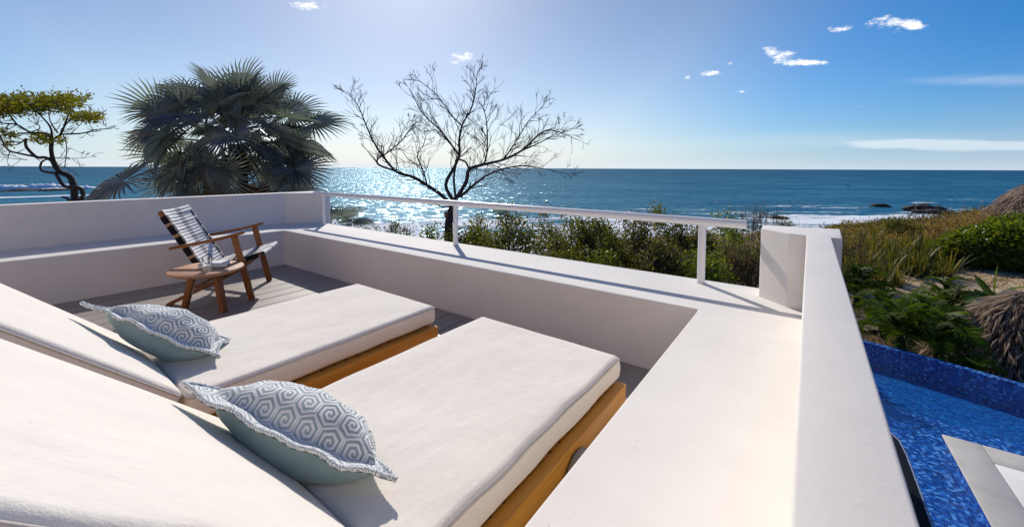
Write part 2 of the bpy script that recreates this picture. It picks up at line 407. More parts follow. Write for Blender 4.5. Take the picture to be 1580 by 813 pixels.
def box_bm(bm, size, loc=(0, 0, 0), rot=None, bev=0.0, seg=2):
    r = bmesh.ops.create_cube(bm, size=1.0); vs = r['verts']
    for v in vs: v.co = Vector((v.co.x*size[0], v.co.y*size[1], v.co.z*size[2]))
    if bev:
        es = list({e for v in vs for e in v.link_edges})
        g = bmesh.ops.bevel(bm, geom=es, offset=bev, segments=seg, profile=.5, affect='EDGES'); vs = list({v for f in g['faces'] for v in f.verts} | {v for v in vs if v.is_valid})
    mt = Matrix.Translation(loc)
    if rot is not None: mt = mt @ (rot if isinstance(rot, Matrix) else Matrix.Rotation(0, 4, 'X'))
    for v in vs: v.co = mt @ v.co
    return vs
def box(name, size, loc, mat, parent=None, bev=.004, rot=None, seg=2):
    bm = bmesh.new(); box_bm(bm, size, (0, 0, 0), None, bev, seg)
    o = link(name, bm_mesh(bm, name, True), mat, parent, loc)
    if rot is not None: o.rotation_euler = rot
    return o
def bar_mesh(name, p0, p1, w, h, up=Vector((0, 0, 1)), bev=.005, taper=1.0, seg=2):
    p0, p1 = Vector(p0), Vector(p1); d = p1-p0; L = d.length; z = d.normalized()
    x = up.cross(z)
    if x.length < 1e-4: x = Vector((1, 0, 0))
    x.normalize(); y = z.cross(x); bm = bmesh.new(); vs = box_bm(bm, (w, h, L), (0, 0, 0), None, bev, seg)
    mt = Matrix(((x.x, y.x, z.x, 0), (x.y, y.y, z.y, 0), (x.z, y.z, z.z, 0), (0, 0, 0, 1))); c = (p0+p1)/2
    for v in bm.verts:
        t = v.co.z/L + .5; f = 1 + (taper-1)*t
        v.co = (mt @ Vector((v.co.x*f, v.co.y*f, v.co.z))) + c
    return bm_mesh(bm, name, True)
def bar(name, p0, p1, w, h, mat, parent, **k): return link(name, bar_mesh(name, p0, p1, w, h, **k), mat, parent)
def prism_bm(bm, poly, z0, z1):
    b = [bm.verts.new((x, y, z0)) for x, y in poly]; t = [bm.verts.new((x, y, z1)) for x, y in poly]; n = len(poly)
    bm.faces.new(b[::-1]); bm.faces.new(t)
    for i in range(n): bm.faces.new((b[i], b[(i+1) % n], t[(i+1) % n], t[i]))
def prism(name, poly, z0, z1, mat, parent=None, bev=.0, seg=3):
    bm = bmesh.new(); prism_bm(bm, poly, z0, z1)
    bmesh.ops.recalc_face_normals(bm, faces=bm.faces)
    if bev: bmesh.ops.bevel(bm, geom=[e for e in bm.edges], offset=bev, segments=seg, profile=.5, affect='EDGES', clamp_overlap=True)
    return link(name, bm_mesh(bm, name, True, 35), mat, parent)
def tube_np(paths, sides=6):
    """paths: list of [(Vector, radius), ...] -> verts, quads"""
    V, Q = [], []; base = 0
    for path in paths:
        n = len(path)
        if n < 2: continue
        P = np.array([tuple(p) for p, r in path]); r = np.array([q for p, q in path])
        T = np.gradient(P, axis=0); T /= np.linalg.norm(T, axis=1)[:, None]+1e-9
        ref = np.array([.31, .17, .93]) if abs(T[0] @ np.array([.31, .17, .93])) < .9 else np.array([1., 0, 0])
        A = np.cross(T, ref); A /= np.linalg.norm(A, axis=1)[:, None]+1e-9; B = np.cross(T, A)
        a = np.arange(sides)/sides*2*np.pi
        ring = P[:, None, :] + r[:, None, None]*(np.cos(a)[None, :, None]*A[:, None, :] + np.sin(a)[None, :, None]*B[:, None, :])
        V.append(ring.reshape(-1, 3)); i = np.arange(n-1)[:, None]*sides; j = np.arange(sides)[None, :]
        q = np.stack([i+j, i+(j+1) % sides, i+sides+(j+1) % sides, i+sides+j], -1).reshape(-1, 4) + base
        Q.append(q); base += n*sides
    return np.concatenate(V), np.concatenate(Q)
def tubes(name, paths, mat, parent=None, sides=6):
    V, Q = tube_np(paths, sides); return link(name, np_mesh(name, V, Q, True), mat, parent)
def leaf_np(C, D, U, L, Wd, fold=.25, droop=0.0):
    """C base points, D directions, U up hints (n,3), L, Wd (n,) -> pointed folded leaves of two quads"""
    D = D/(np.linalg.norm(D, axis=1)[:, None]+1e-9); Sd = np.cross(D, U); Sd /= np.linalg.norm(Sd, axis=1)[:, None]+1e-9
    N = np.cross(Sd, D); L = L[:, None]; Wd = Wd[:, None]
    mid = C + D*L*.5 - N*Wd*fold*.0; tip = C + D*L - N*L*droop
    le = C + D*L*.45 + Sd*Wd*.5 + N*Wd*fold; ri = C + D*L*.45 - Sd*Wd*.5 + N*Wd*fold
    V = np.stack([C, le, tip, ri], 1).reshape(-1, 3); i = np.arange(len(C))[:, None]*4
    F3 = np.concatenate([i+np.array([[0, 1, 2]]), i+np.array([[0, 2, 3]])], 1).reshape(-1, 3)
    return V, F3
def rnd_dirs(rng, n, zb=0.0):
    v = rng.normal(size=(n, 3)); v[:, 2] += zb; return v/np.linalg.norm(v, axis=1)[:, None]

# ================================================================== TERRACE
HB, HW, GZ = 0.4375, 0.8756, -3.7
YI, YO, XL, XR, XO, XP, XQ, AL, AR = 2.5716, 3.2848, -5.3092, -0.4363, -6.0003, 0.0568, 0.1622, -0.0486, -0.0229
YB = -2.6
def lx(x0, y): return x0 + AL*(YI-y)
def rx(x0, y): return x0 + AR*(YI-y)
ledge = prism('terrace_ledge', [(lx(XO-.03, YB), YB), (lx(XL, YB), YB), (XL, YI), (XR, YI), (rx(XR, YB), YB), (rx(XP+.02, YB), YB), (XP+.02, YO), (XO-.03, YO)][::1], GZ-.5, HB, 'plaster', None, .012, 3)
tag(ledge, 'low white plastered seat ledge running round the terrace floor inside the parapets', 'seat ledge')
pl = prism('parapet_wall', [(lx(XO-.16, YB), YB), (lx(XO, YB), YB), (lx(XO, 2.92), 2.92), (-5.77, 3.12), (-5.665, 3.30), (-5.665, 3.44), (-6.17, 3.44)], GZ-.5, HW, 'plaster', None, .008, 3)
tag(pl, 'white parapet wall behind the wooden armchair, ending in an angled corner pillar', 'parapet')
pr = prism('parapet_wall', [(rx(XP, YB), YB), (rx(XQ+.006, YB), YB), (XQ+.004, 2.886), (.212, 2.882), (.232, 3.33), (-.171, 3.25), (-.171, 3.06), (-.022, 2.915), (XP, 2.903)], GZ-.5, HW, 'plaster', None, .006, 3)
tag(pr, 'sunlit white parapet wall above the blue pool, ending in a rounded pillar beside the handrail', 'parapet')
slab = struct(prism('terrace_floor', [(lx(XL, YB)-.1, YB+.01), (rx(XR, YB)+.1, YB+.01), (XR+.1, YI+.1), (XL-.1, YI+.1)], -.30, -.035, 'soil_dark'))
# deck boards, each one laid on its own
PW, PG, PT = .186, .006, .022
pm = bmesh.new(); box_bm(pm, (PW-PG, 2.55, PT), (0, 0, 0), None, .003, 1); plank_me = bm_mesh(pm, 'deck_board')
plank_me.materials.append(M('decking'))
x = -5.62; k = 0; prng = random.Random(4)
while x < -.36:
    for yy in (0.0,):
        lo, hi = YB+.02, YI-.001
        if hi-lo < .1: continue
        o = link('deck_board', plank_me, None, slab, (x, (lo+hi)/2, -PT/2-.002+prng.uniform(-.0012, .0012)))
        o.scale = (1, (hi-lo-.004)/2.55, 1)
    x += PW; k += 1
# unseen wall added behind the viewpoint; its sunlit face bounces warm light forward
hs = thing('bounce_wall', 'unseen cream wall with a flat white roof edge, added behind the terrace to bounce warm light', 'bounce_wall', (-2, -2.7, 0))
box('wall', (13.5, .25, 7.9), (0, -.16, -.35), 'cream_render', hs, .0)
box('roof_edge', (14.1, .9, .22), (0, -.20, 3.72), 'plaster', hs, .01)
# handrail
rail = thing('railing', 'white metal railing with round handrail standing on the ledge facing the sea', 'railing', (-2.95, 3.18, HB))
V, Q = tube_np([[(Vector((-2.69, 0, .437)), .030), (Vector((-.05, 0, .4405)), .030), (Vector((2.68, 0, .4405)), .030)]], 20)
hr = link('handrail', np_mesh('handrail', V, Q, True), 'white_paint', rail)
V, Q = tube_np([[(Vector((2.676, 0, .4405)), .0302), (Vector((2.69, 0, .4405)), .0302), (Vector((2.6905, 0, .4405)), .001)]], 20)
link('end_cap', np_mesh('end_cap', V, Q, False), 'white_paint', rail)
for px in (-5.41, -2.885, -.528):
    V, Q = tube_np([[(Vector((px+2.95, 0, .001)), .026), (Vector((px+2.95, 0, .425)), .026)]], 16)
    po = link('post', np_mesh('post', V, Q, True), 'white_paint', rail)
    V, Q = tube_np([[(Vector((px+2.95, 0, .0005)), .034), (Vector((px+2.95, 0, .006)), .034), (Vector((px+2.95, 0, .0065)), .02)]], 16)
    link('base_collar', np_mesh('base_collar', V, Q, False), 'white_paint', po)
# dark canopy edge below the parapet
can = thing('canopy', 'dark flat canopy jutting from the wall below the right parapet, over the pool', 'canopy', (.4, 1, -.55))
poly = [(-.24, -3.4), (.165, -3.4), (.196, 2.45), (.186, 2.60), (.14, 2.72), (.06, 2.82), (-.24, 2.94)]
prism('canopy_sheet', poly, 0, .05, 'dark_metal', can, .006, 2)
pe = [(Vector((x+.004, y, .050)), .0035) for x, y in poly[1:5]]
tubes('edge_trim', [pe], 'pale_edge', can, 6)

# ================================================================== SUN LOUNGERS
def slab_cushion(name, Wd, L, H, rad, crown, seed, nx=34, ny=46, nz=7, sag=0.0):
    """rounded, slightly crowned and dented cushion, x -W/2..W/2, y 0..L, z 0..H"""
    bm = bmesh.new()
    def axis(n, a, b, r):
        inner = np.linspace(a+r, b-r, n-6); k = np.array([0, .29, .7])*r
        return np.concatenate([a+k, inner, b-k[::-1]])
    xs, ys, zs = axis(nx, -Wd/2, Wd/2, rad), axis(ny, 0, L, rad), axis(nz+4, 0, H, rad)
    idx = {}
    def vert(i, j, k):
        key = (i, j, k)
        if key in idx: return idx[key]
        p = Vector((xs[i], ys[j], zs[k])); c = Vector((min(max(p.x, -Wd/2+rad), Wd/2-rad), min(max(p.y, rad), L-rad), min(max(p.z, rad), H-rad)))
        d = p-c
        if d.length > 1e-6: p = c + d.normalized()*max(abs(d.x), abs(d.y), abs(d.z))
        u = p.x/(Wd/2); v = (p.y/L)*2-1; w = max(0, (1-u*u))*max(0, (1-v*v))
        t = p.z/H
        n = mnoise.noise(Vector((p.x*3.1+seed, p.y*2.7, seed*1.7)))*.007 + mnoise.noise(Vector((p.x*9+seed, p.y*8, 3)))*.0022
        p.z += t*(crown*w**.5 + n*min(1, w*4)) 
        side = mnoise.noise(Vector((p.x*6, p.y*5+seed, p.z*9)))*.004
        if abs(u) > .95: p.x += side*2 + math.copysign(.006*math.sin(math.pi*t), u)
        if abs(v) > .97: p.y += side + math.copysign(.006*math.sin(math.pi*t), v)
        idx[key] = bm.verts.new(p); return idx[key]
    NX, NY, NZ = len(xs), len(ys), len(zs)
    for (A, B, f) in ((NX, NY, lambda a, b: (a, b, NZ-1)), (NX, NY, lambda a, b: (a, b, 0)), (NX, NZ, lambda a, b: (a, 0, b)), (NX, NZ, lambda a, b: (a, NY-1, b)), (NY, NZ, lambda a, b: (0, a, b)), (NY, NZ, lambda a, b: (NX-1, a, b))):
        for a in range(A-1):
            for b in range(B-1):
                q = [vert(*f(a, b)), vert(*f(a+1, b)), vert(*f(a+1, b+1)), vert(*f(a, b+1))]
                if len(set(q)) == 4:
                    try: bm.faces.new(q)
                    except ValueError: pass
    bmesh.ops.recalc_face_normals(bm, faces=bm.faces)
    top = {}
    def ztop(i, j): return vert(i, j, NZ-1).co.copy()
    # the seam runs just below the rounded top edge
    ring = [vert(i, 0, NZ-3).co.copy() for i in range(2, NX-2)] + [vert(NX-1, j, NZ-3).co.copy() for j in range(2, NY-2)] + [vert(i, NY-1, NZ-3).co.copy() for i in range(NX-3, 1, -1)] + [vert(0, j, NZ-3).co.copy() for j in range(NY-3, 1, -1)]
    ring.append(ring[0].copy())
    return bm_mesh(bm, name, True, 60), ring
BACK = R(43)
def lounger(loc, rz, label, Wd, seed):
    t = thing('sun_lounger', label, 'sun lounger', loc, rz, 'wooden sun loungers on the terrace deck')
    hw = Wd/2; y0, y1 = -.40, .885; top = .272
    me, ring = slab_cushion('seat_mattress', Wd, y1-y0, .112, .022, .006, seed)
    o = link('seat_mattress', me, 'canvas', t, (0, y0, top))
    tubes('piping', [[(p, 0.0040) for p in ring]], 'canvas_piping', o, 5)
    bl = .86
    me, ring = slab_cushion('back_mattress', Wd-.05, bl, .112, .022, .010, seed+5, ny=34)
    # hinge: its top front edge meets the top of the seat mattress
    zt = top+.112
    b = link('back_mattress', me, 'canvas', t)
    # local y of the slab goes up the back: towards -y and +z
    ay = Vector((0, -math.cos(BACK), math.sin(BACK))); az = Vector((0, math.sin(BACK), math.cos(BACK))); ax = ay.cross(az)
    org = Vector((-.010, y0, zt)) - az*.112 + Vector((0, -.004, .0))
    b.matrix_local = Matrix(((ax.x, ay.x, az.x, org.x), (ax.y, ay.y, az.y, org.y), (ax.z, ay.z, az.z, org.z), (0, 0, 0, 1)))
    tubes('piping', [[(p, 0.0040) for p in ring]], 'canvas_piping', b, 5)
    ft = .268; fr = .455; ye = .868; yh = -1.15
    for s in (-1, 1):
        box('side_rail', (.046, ye-yh, .10), (s*(fr-.023), (ye+yh)/2, ft-.05), 'teak', t, .004)
    for yy in (ye-.0225, yh+.0225):
        box('end_rail', (2*fr-.092-.001, .045, .09), (0, yy, ft-.052), 'teak_x', t, .004)
    n = 17
    for i in range(n):
        yy = y0+.10 + (ye-.09-(y0+.10))*i/(n-1)
        box('slat', (2*fr-.094, .050, .018), (0, yy, ft-.014), 'teak_x', t, .003)
    for sx in (-1, 1):
        for yy in (ye-.12, yh+.12):
            box('leg', (.05, .07, ft-.10), (sx*(fr-.075), yy, (ft-.10)/2), 'teak', t, .004)
    # back frame under the raised mattress
    bo = org - az*.012
    for s in (-1, 1):
        p0 = bo + ax*(s*(hw-.04)); bar('back_rail', p0+ay*.02-az*.02, p0+ay*(bl-.02)-az*.02, .04, .035, 'teak', t)
    for i in range(8):
        p = bo + ay*(.06+i*(bl-.12)/7) + az*.004
        bar('back_slat', p-ax*(hw-.07), p+ax*(hw-.07), .012, .05, 'teak_x', t)
    return t
LNEAR = lounger((-1.072, .955, 0), R(-1.3), 'near wooden sun lounger beside the broad right ledge, cream mattress with raised back', .832, 1.3)
LFAR = lounger((-2.235, .925, 0), R(-1.0), 'farther wooden sun lounger next to the side table, cream mattress with raised back', .825, 7.9)
def wheel(t):
    bm = bmesh.new(); bmesh.ops.create_cone(bm, cap_ends=True, segments=28, radius1=.095, radius2=.095, depth=.03)
    bmesh.ops.rotate(bm, verts=bm.verts, cent=(0, 0, 0), matrix=Matrix.Rotation(R(90), 3, 'Y'))
    bmesh.ops.bevel(bm, geom=[e for e in bm.edges if len(e.link_faces) == 2 and e.calc_face_angle() > .8], offset=.006, segments=2, affect='EDGES')
    w = link('wheel', bm_mesh(bm, 'wheel', True), 'rubber', t, (.474, .36, .15))
    bm = bmesh.new(); bmesh.ops.create_cone(bm, cap_ends=True, segments=16, radius1=.02, radius2=.02, depth=.012)
    bmesh.ops.rotate(bm, verts=bm.verts, cent=(0, 0, 0), matrix=Matrix.Rotation(R(90), 3, 'Y'))
    link('hub', bm_mesh(bm, 'hub', True), 'dark_metal', w, (.018, 0, 0))
wheel(LNEAR)

# ================================================================== CUSHIONS
def lounger_surface(y, y_h=.55, zt=.386): return zt + max(0.0, (y_h-y))*math.tan(BACK)
def cushion(name, label, A, B, far, N, lump, seed, fold=None, bow=(0, 0, 0), n=60):
    """A, B the two tips of its near edge; far: vector from the near edge to the far edge; N up normal"""
    A, B, N = Vector(A), Vector(B), Vector(N).normalized(); fa, fb = Vector(far[0]), Vector(far[1]); far = (fa+fb)/2
    U = (B-A); t = thing(name, label, 'cushion', (A+B)/2+far*.5, 0, 'patterned cushions on the loungers')
    O = (A+B)/2+far*.5; fl = .052; bow = Vector(bow); rng = random.Random(seed)
    def P(u, v, side):
        # u, v in 0..1 over the whole cushion, flange included
        d = min(u, 1-u)*U.length; e = min(v, 1-v)*far.length
        uu = min(1, max(0, (u*U.length-fl*.8)/(U.length-1.6*fl))); vv = min(1, max(0, (v*far.length-fl*.8)/(far.length-1.6*fl)))
        prof = (16*uu*(1-uu)*vv*(1-vv))
        h = lump[0 if side > 0 else 1]*max(0, prof)**.40
        # edges pull in towards the middle of each side, corners stand out as ears
        pu = .030*math.sin(math.pi*u); pv = .030*math.sin(math.pi*v)
        p = A + U*u + (fa*(1-u)+fb*u)*v + bow*(math.sin(math.pi*u)*(1-v))
        p = p + far.normalized()*(pu*(1-2*v)) + U.normalized()*(pv*(1-2*u))
        edge = max(0, 1-min(d, e)/fl)
        q = u*U.length*26 if e < d else v*far.length*26
        rip = (math.sin(q+seed)*.5+math.sin(q*1.73+seed*2)*.5)
        p = p + N*(edge*rip*.0075) + far.normalized()*(edge*math.sin(q*.61+seed)*.006*(1 if v < .5 else -1))
        if fold and v < .5:
            f = math.exp(-((u-fold[0])/.10)**2)*max(0, 1-v/.30); p = p + N*(fold[1]*f) - far.normalized()*(fold[2]*f)
        w = mnoise.noise(Vector((u*5+seed, v*5, side*3.0)))*.010*min(1, h*18) + mnoise.noise(Vector((u*14+seed, v*12, side*5.0)))*.0035*min(1, h*18)
        up = .52 if side > 0 else .48
        p = p + N*(side*(h*2*up*.5 + .004 + .003*(1-edge)) + side*w)
        s = lounger_surface(p.y)+.003+(.004 if side > 0 else 0)
        if p.z < s: p.z = s
        return p
    rows = []
    for side, nm, mt in ((1, 'front_panel', 'pillow_print'), (-1, 'back_panel', 'velvet')):
        V = []; UV = []
        for j in range(n+1):
            for i in range(n+1):
                # denser towards the edges
                a = .5-.5*math.cos(math.pi*i/n); b = .5-.5*math.cos(math.pi*j/n); a = a*.55+i/n*.45; b = b*.55+j/n*.45
                V.append(tuple(P(a, b, side)-O)); UV.append((a*U.length*1.06, b*far.length*1.55))
        ii = np.arange(n)[None, :] + np.arange(n)[:, None]*(n+1)
        Q = np.stack([ii, ii+1, ii+n+2, ii+n+1], -1).reshape(-1, 4)
        if side < 0: Q = Q[:, ::-1]
        me = np_mesh(nm, V, Q, True); ul = me.uv_layers.new(name='UVMap')
        G = np.array(V).reshape(n+1, n+1, 3); du = np.zeros((n+1, n+1)); dv = np.zeros((n+1, n+1))
        du[:, 1:] = np.cumsum(np.linalg.norm(np.diff(G, axis=1), axis=2), axis=1); dv[1:] = np.cumsum(np.linalg.norm(np.diff(G, axis=0), axis=2), axis=0)
        du -= du[:, n//2:n//2+1]; dv -= dv[n//3:n//3+1]; UV = np.stack([du, dv], -1).reshape(-1, 2)
        ul.data.foreach_set('uv', np.array(UV, np.float32)[Q.ravel()].ravel())
        rows.append(link(nm, me, mt, t))
    # corded edge
    cord = []
    m = 70
    for k in range(4*m):
        s, f = divmod(k, m); f /= m
        u, v = ((f, 0), (1, f), (1-f, 1), (0, 1-f))[s]
        p = (P(u, v, 1)+P(u, v, -1))/2-O
        p = p + N*.004
        cord.append((p, .0062+.0014*math.sin(k*1.9)))
    cord.append(cord[0])
    V, Q = tube_np([cord], 8); me = np_mesh('flange_cord', V, Q, True)
    ul = me.uv_layers.new(name='UVMap'); co = V[Q.ravel()]
    ul.data.foreach_set('uv', np.stack([co[:, 0]*2.3, co[:, 1]*2.3+co[:, 2]], -1).astype(np.float32).ravel())
    link('flange_cord', me, 'pillow_print', t)
    return t
cushion('cushion', 'blue and white spiral print cushion on the near lounger, teal back showing', (-1.440, .392, .612), (-.822, .672, .428), ((-.01, .29, -.17), (-.24, .10, -.02)), (.05, .50, .86), (.175, .235), 3, None, (.07, -.05, .015))
cushion('cushion', 'blue and white spiral print cushion on the farther lounger, its edge folded over', (-2.450, .330, .668), (-2.025, .690, .412), ((-.06, .26, -.17), (-.22, .12, -.02)), (.08, .50, .86), (.175, .225), 11, (.42, .03, .05), (.06, -.05, .02))

# ================================================================== ARMCHAIR
ch = thing('armchair', 'low wooden armchair with cream woven strap seat and reclined back', 'armchair', (-4.116-.8*.335, 1.682+.6*.335, 0), R(53.13))
HWc = .335
for s in (-1, 1):
    y = s*HWc
    bar('front_leg', (.0, y, 0), (-.133, y, .607), .034, .056, 'chair_wood', ch, up=Vector((1, 0, 0)), bev=.008)
    # arm: a flat, slightly bowed board
    bm = bmesh.new(); prev = None
    prof = [(-.640, .520, .026), (-.45, .552, .032), (-.25, .590, .034), (-.10, .628, .034), (-.048, .642, .026)]
    rings = []
    for (sx, z, w) in prof:
        h = .013
        rings.append([bm.verts.new((sx, y+dy, z+dz)) for dy, dz in ((-w, -h), (w, -h), (w, h), (-w, h))])
    for a, b in zip(rings, rings[1:]):
        for i in range(4): bm.faces.new((a[i], a[(i+1) % 4], b[(i+1) % 4], b[i]))
    bm.faces.new(rings[0][::-1]); bm.faces.new(rings[-1])
    bmesh.ops.recalc_face_normals(bm, faces=bm.faces)
    bmesh.ops.bevel(bm, geom=[e for e in bm.edges if e.calc_face_angle(0) > .5], offset=.006, segments=2, affect='EDGES')
    link('armrest', bm_mesh(bm, 'armrest', True), 'chair_wood_x', ch)
    # rear leg: long strut from the rear foot up to the front leg
    yi = s*(HWc-.040)
    bar('rear_leg', (-.690, yi, .0), (-.060, yi, .305), .030, .058, 'chair_wood_x', ch, up=Vector((0, 1, 0)), bev=.008)
    # seat rail and back rail
    ys = s*(HWc-.078)
    bar('seat_rail', (.075, ys, .412), (-.45, ys, .262), .030, .048, 'chair_wood_x', ch, up=Vector((0, 1, 0)), bev=.008)
    br = bar('back_rail', (-.395, ys, .235), (-.738, ys, .850), .032, .046, 'chair_wood', ch, up=Vector((1, 0, 0)), bev=.010)
    # straps wrapped round the back rail: black with beige bands
    d = Vector((-.343, 0, .615)).normalized(); p0 = Vector((-.395, ys, .235))
    q = .02
    seq = [('strap_black', .075), ('strap_beige', .028), ('strap_black', .080), ('strap_beige', .028), ('strap_black', .085), ('strap_beige', .030), ('strap_black', .085), ('strap_beige', .030), ('strap_black', .090), ('strap_beige', .025), ('strap_black', .075)]
    for mt, ln in seq:
        bar('rail_wrap', p0+d*q, p0+d*(q+ln-.002), .041, .055, mt, ch, up=Vector((1, 0, 0)), bev=.006); q += ln
    d2 = (Vector((-.45, 0, .262))-Vector((.075, 0, .412))).normalized(); p2 = Vector((.075, ys, .412)); q = .03
    for mt, ln in (('strap_black', .11), ('strap_beige', .03), ('strap_black', .11), ('strap_beige', .03), ('strap_black', .11)):
        bar('rail_wrap', p2+d2*q, p2+d2*(q+ln-.002), .039, .056, mt, ch, up=Vector((0, 1, 0)), bev=.006); q += ln
bar('front_stretcher', (-.055, -HWc+.03, .335), (-.055, HWc-.03, .335), .030, .045, 'chair_wood', ch)
bar('rear_stretcher', (-.43, -HWc+.06, .15), (-.43, HWc-.06, .15), .028, .040, 'chair_wood', ch)
def strap(p, d, nrm, hw, wid, sag, wob, mt='sling'):
    V = []; n = 12
    for i in range(n+1):
        u = -1+2*i/n; z = -sag*(1-u*u)
        for e in (-.5, .5):
            V.append(p + Vector((0, u*hw, 0)) + nrm*(z+wob*math.sin(3*u)) + d*(e*wid))
    top = np.array([tuple(v) for v in V]); bot = top - np.array(tuple(nrm))*.0035
    VV = np.concatenate([top, bot]); m = len(top); Q = []
    for i in range(n):
        a = i*2; Q += [(a, a+1, a+3, a+2), (m+a, m+a+2, m+a+3, m+a+1), (a, a+2, m+a+2, m+a), (a+1, m+a+1, m+a+3, a+3)]
    return link('strap', np_mesh('strap', VV, np.array(Q), True), mt, ch)
crng = random.Random(9)
d = Vector((-.343, 0, .615)).normalized(); nb = Vector((d.z, 0, -d.x)); p0 = Vector((-.395, 0, .235))+nb*.028
q = .05
while q < .70:
    strap(p0+d*q+nb*(.0012*(int(q*100) % 2)), d, nb, HWc-.060, crng.choice([.0330, .0330, .0330, .0295]), .016+.020*math.sin(math.pi*q/.72), crng.uniform(-.003, .003)); q += .0318
d2 = (Vector((-.45, 0, .262))-Vector((.075, 0, .412))).normalized(); ns = Vector((-d2.z, 0, d2.x)); ns = ns if ns.z > 0 else -ns
p2 = Vector((.075, 0, .412))+ns*.028; q = .0
k = 0
while q < .50:
    strap(p2+d2*q+ns*(.0012*(k % 2)), d2, ns, HWc-.060, .0330, .012+.02*math.sin(math.pi*q/.5), crng.uniform(-.003, .003), 'strap_black' if k in (5, 11) else 'sling'); q += .0318; k += 1
# the strap roll over the front of the seat and the cap over the top of the back
V, Q = tube_np([[(Vector((.083, -HWc+.062, .425)), .020), (Vector((.083, 0, .415)), .020), (Vector((.083, HWc-.062, .425)), .020)]], 12)
link('front_roll', np_mesh('front_roll', V, Q, True), 'sling', ch)

# ================================================================== SIDE TABLE, GLASS, BOOK
tb = thing('side_table', 'small round wooden side table on three splayed legs before the armchair', 'side table', (-4.12, 1.325, 0))
def lathe(name, prof, mat, parent=None, loc=None, seg=48):
    V = []; Q = []; n = len(prof)
    for r, z in prof:
        a = np.arange(seg)/seg*2*np.pi; V.append(np.stack([r*np.cos(a), r*np.sin(a), np.full(seg, z)], -1))
    for i in range(n-1):
        for j in range(seg): Q.append((i*seg+j, i*seg+(j+1) % seg, (i+1)*seg+(j+1) % seg, (i+1)*seg+j))
    me = np_mesh(name, np.concatenate(V), np.array(Q), True); me.set_sharp_from_angle(angle=R(35))
    return link(name, me, mat, parent, loc)
lathe('table_top', [(.0005, .335), (.235, .335), (.272, .352), (.278, .362), (.276, .371), (.270, .375), (.0005, .375)], 'table_wood', tb)
for ang in (R(228), R(20), R(125)):
    c, s = math.cos(ang), math.sin(ang)
    bar('leg', (.185*c, .185*s, 0), (.105*c, .105*s, .338), .046, .050, 'chair_wood', tb, up=Vector((-s, c, 0)), bev=.010, taper=1.25)
g = thing('drinking_glass', 'clear water glass standing beside the book on the side table', 'glass', (-3.985, 1.285, .3755))
lathe('tumbler', [(.0005, .0), (.029, .0), (.032, .004), (.036, .105), (.0345, .106), (.0305, .012), (.0005, .010)], 'clear_glass', g, None, 32)
bk = thing('book', 'thick book with pale pages lying on the side table behind the glass', 'book', (-4.10, 1.375, .3758), R(58))
box('cover', (.215, .150, .005), (0, 0, .0025), 'book_cover', bk, .001)
box('cover', (.215, .150, .004), (0, 0, .036), 'paper', bk, .001)
box('page_block', (.207, .142, .0265), (.0, .002, .0187), 'paper', bk, .001)

# ================================================================== LAND AND SEA
def sstep(a, b, x):
    t = np.clip((x-a)/(b-a), 0, 1); return t*t*(3-2*t)
def ground_z(x, y):
    x = np.asarray(x, float); y = np.asarray(y, float)
    s = -.70*x + .714*y; t = .714*x + .70*y
    hill = 3.6*np.exp(-(((x-29)/15)**2 + ((y-47)/18)**2)) + .5*np.exp(-(((x-14)/7)**2 + ((y-37)/6)**2))
    head = sstep(110, 200, t)*35
    edge = 11.5 + 9*sstep(13, 26, t)
    z = GZ - 8.2*sstep(0, 38+20*sstep(13, 30, t), s-edge-head*.9) - 6*sstep(72, 140, s-head)
    z = z + hill
    z = z - .9*np.exp(-(((x-5.5)/3.5)**2 + ((y-14.5)/3.0)**2))
    z = z + .10*np.sin(x*.9+y*.35)*np.sin(y*.7) + .05*np.sin(x*2.3)*np.sin(y*2.9+1)
    return z
def gz(x, y): return float(ground_z(x, y))
gx = np.concatenate([np.arange(-420, -30, 6), np.arange(-30, 34, .5), np.arange(34, 300, 4)])
gy = np.concatenate([np.arange(-120, -2, 6), np.arange(-2, 56, .5), np.arange(56, 330, 4)])
XX, YY = np.meshgrid(gx, gy); ZZ = ground_z(XX, YY)
inpool = (XX > -.5) & (XX < 9) & (YY > -2) & (YY < 13.0 - .36*np.clip(XX-1.5, 0, 9) - .2)
ZZ = np.where(inpool, -5.4, ZZ)
n, m = XX.shape; ii = np.arange(m-1)[None, :] + np.arange(n-1)[:, None]*m
struct(link('ground', np_mesh('ground', np.stack([XX, YY, ZZ], -1).reshape(-1, 3), np.stack([ii, ii+1, ii+m+1, ii+m], -1).reshape(-1, 4), True), 'ground'))
SEA = -11.0
struct(link('sea', np_mesh('sea', np.array([(-6e4, -6e4, SEA), (6e4, -6e4, SEA), (6e4, 6e4, SEA), (-6e4, 6e4, SEA)]), np.array([[0, 1, 2, 3]])), 'sea'))
# dry path beyond the garden
pc = [(-1.0, 19.0), (1.8, 21.0), (4.0, 23.3), (6.3, 26.0), (8.6, 28.8), (11.5, 31.0), (16, 33)]
V = []; 
for i, (x, y) in enumerate(pc):
    a = Vector(pc[max(0, i-1)]); b = Vector(pc[min(len(pc)-1, i+1)]); d = (b-a).normalized(); nn = Vector((-d.y, d.x))
    for k in range(9):
        w = (k/8-.56)*5.8; V.append((x+nn.x*w, y+nn.y*w, gz(x+nn.x*w, y+nn.y*w)+.045))
Q = [(i*9+k, i*9+k+1, i*9+k+10, i*9+k+9) for i in range(len(pc)-1) for k in range(8)]
struct(link('path', np_mesh('path', np.array(V), np.array(Q), True), 'dry_path'))

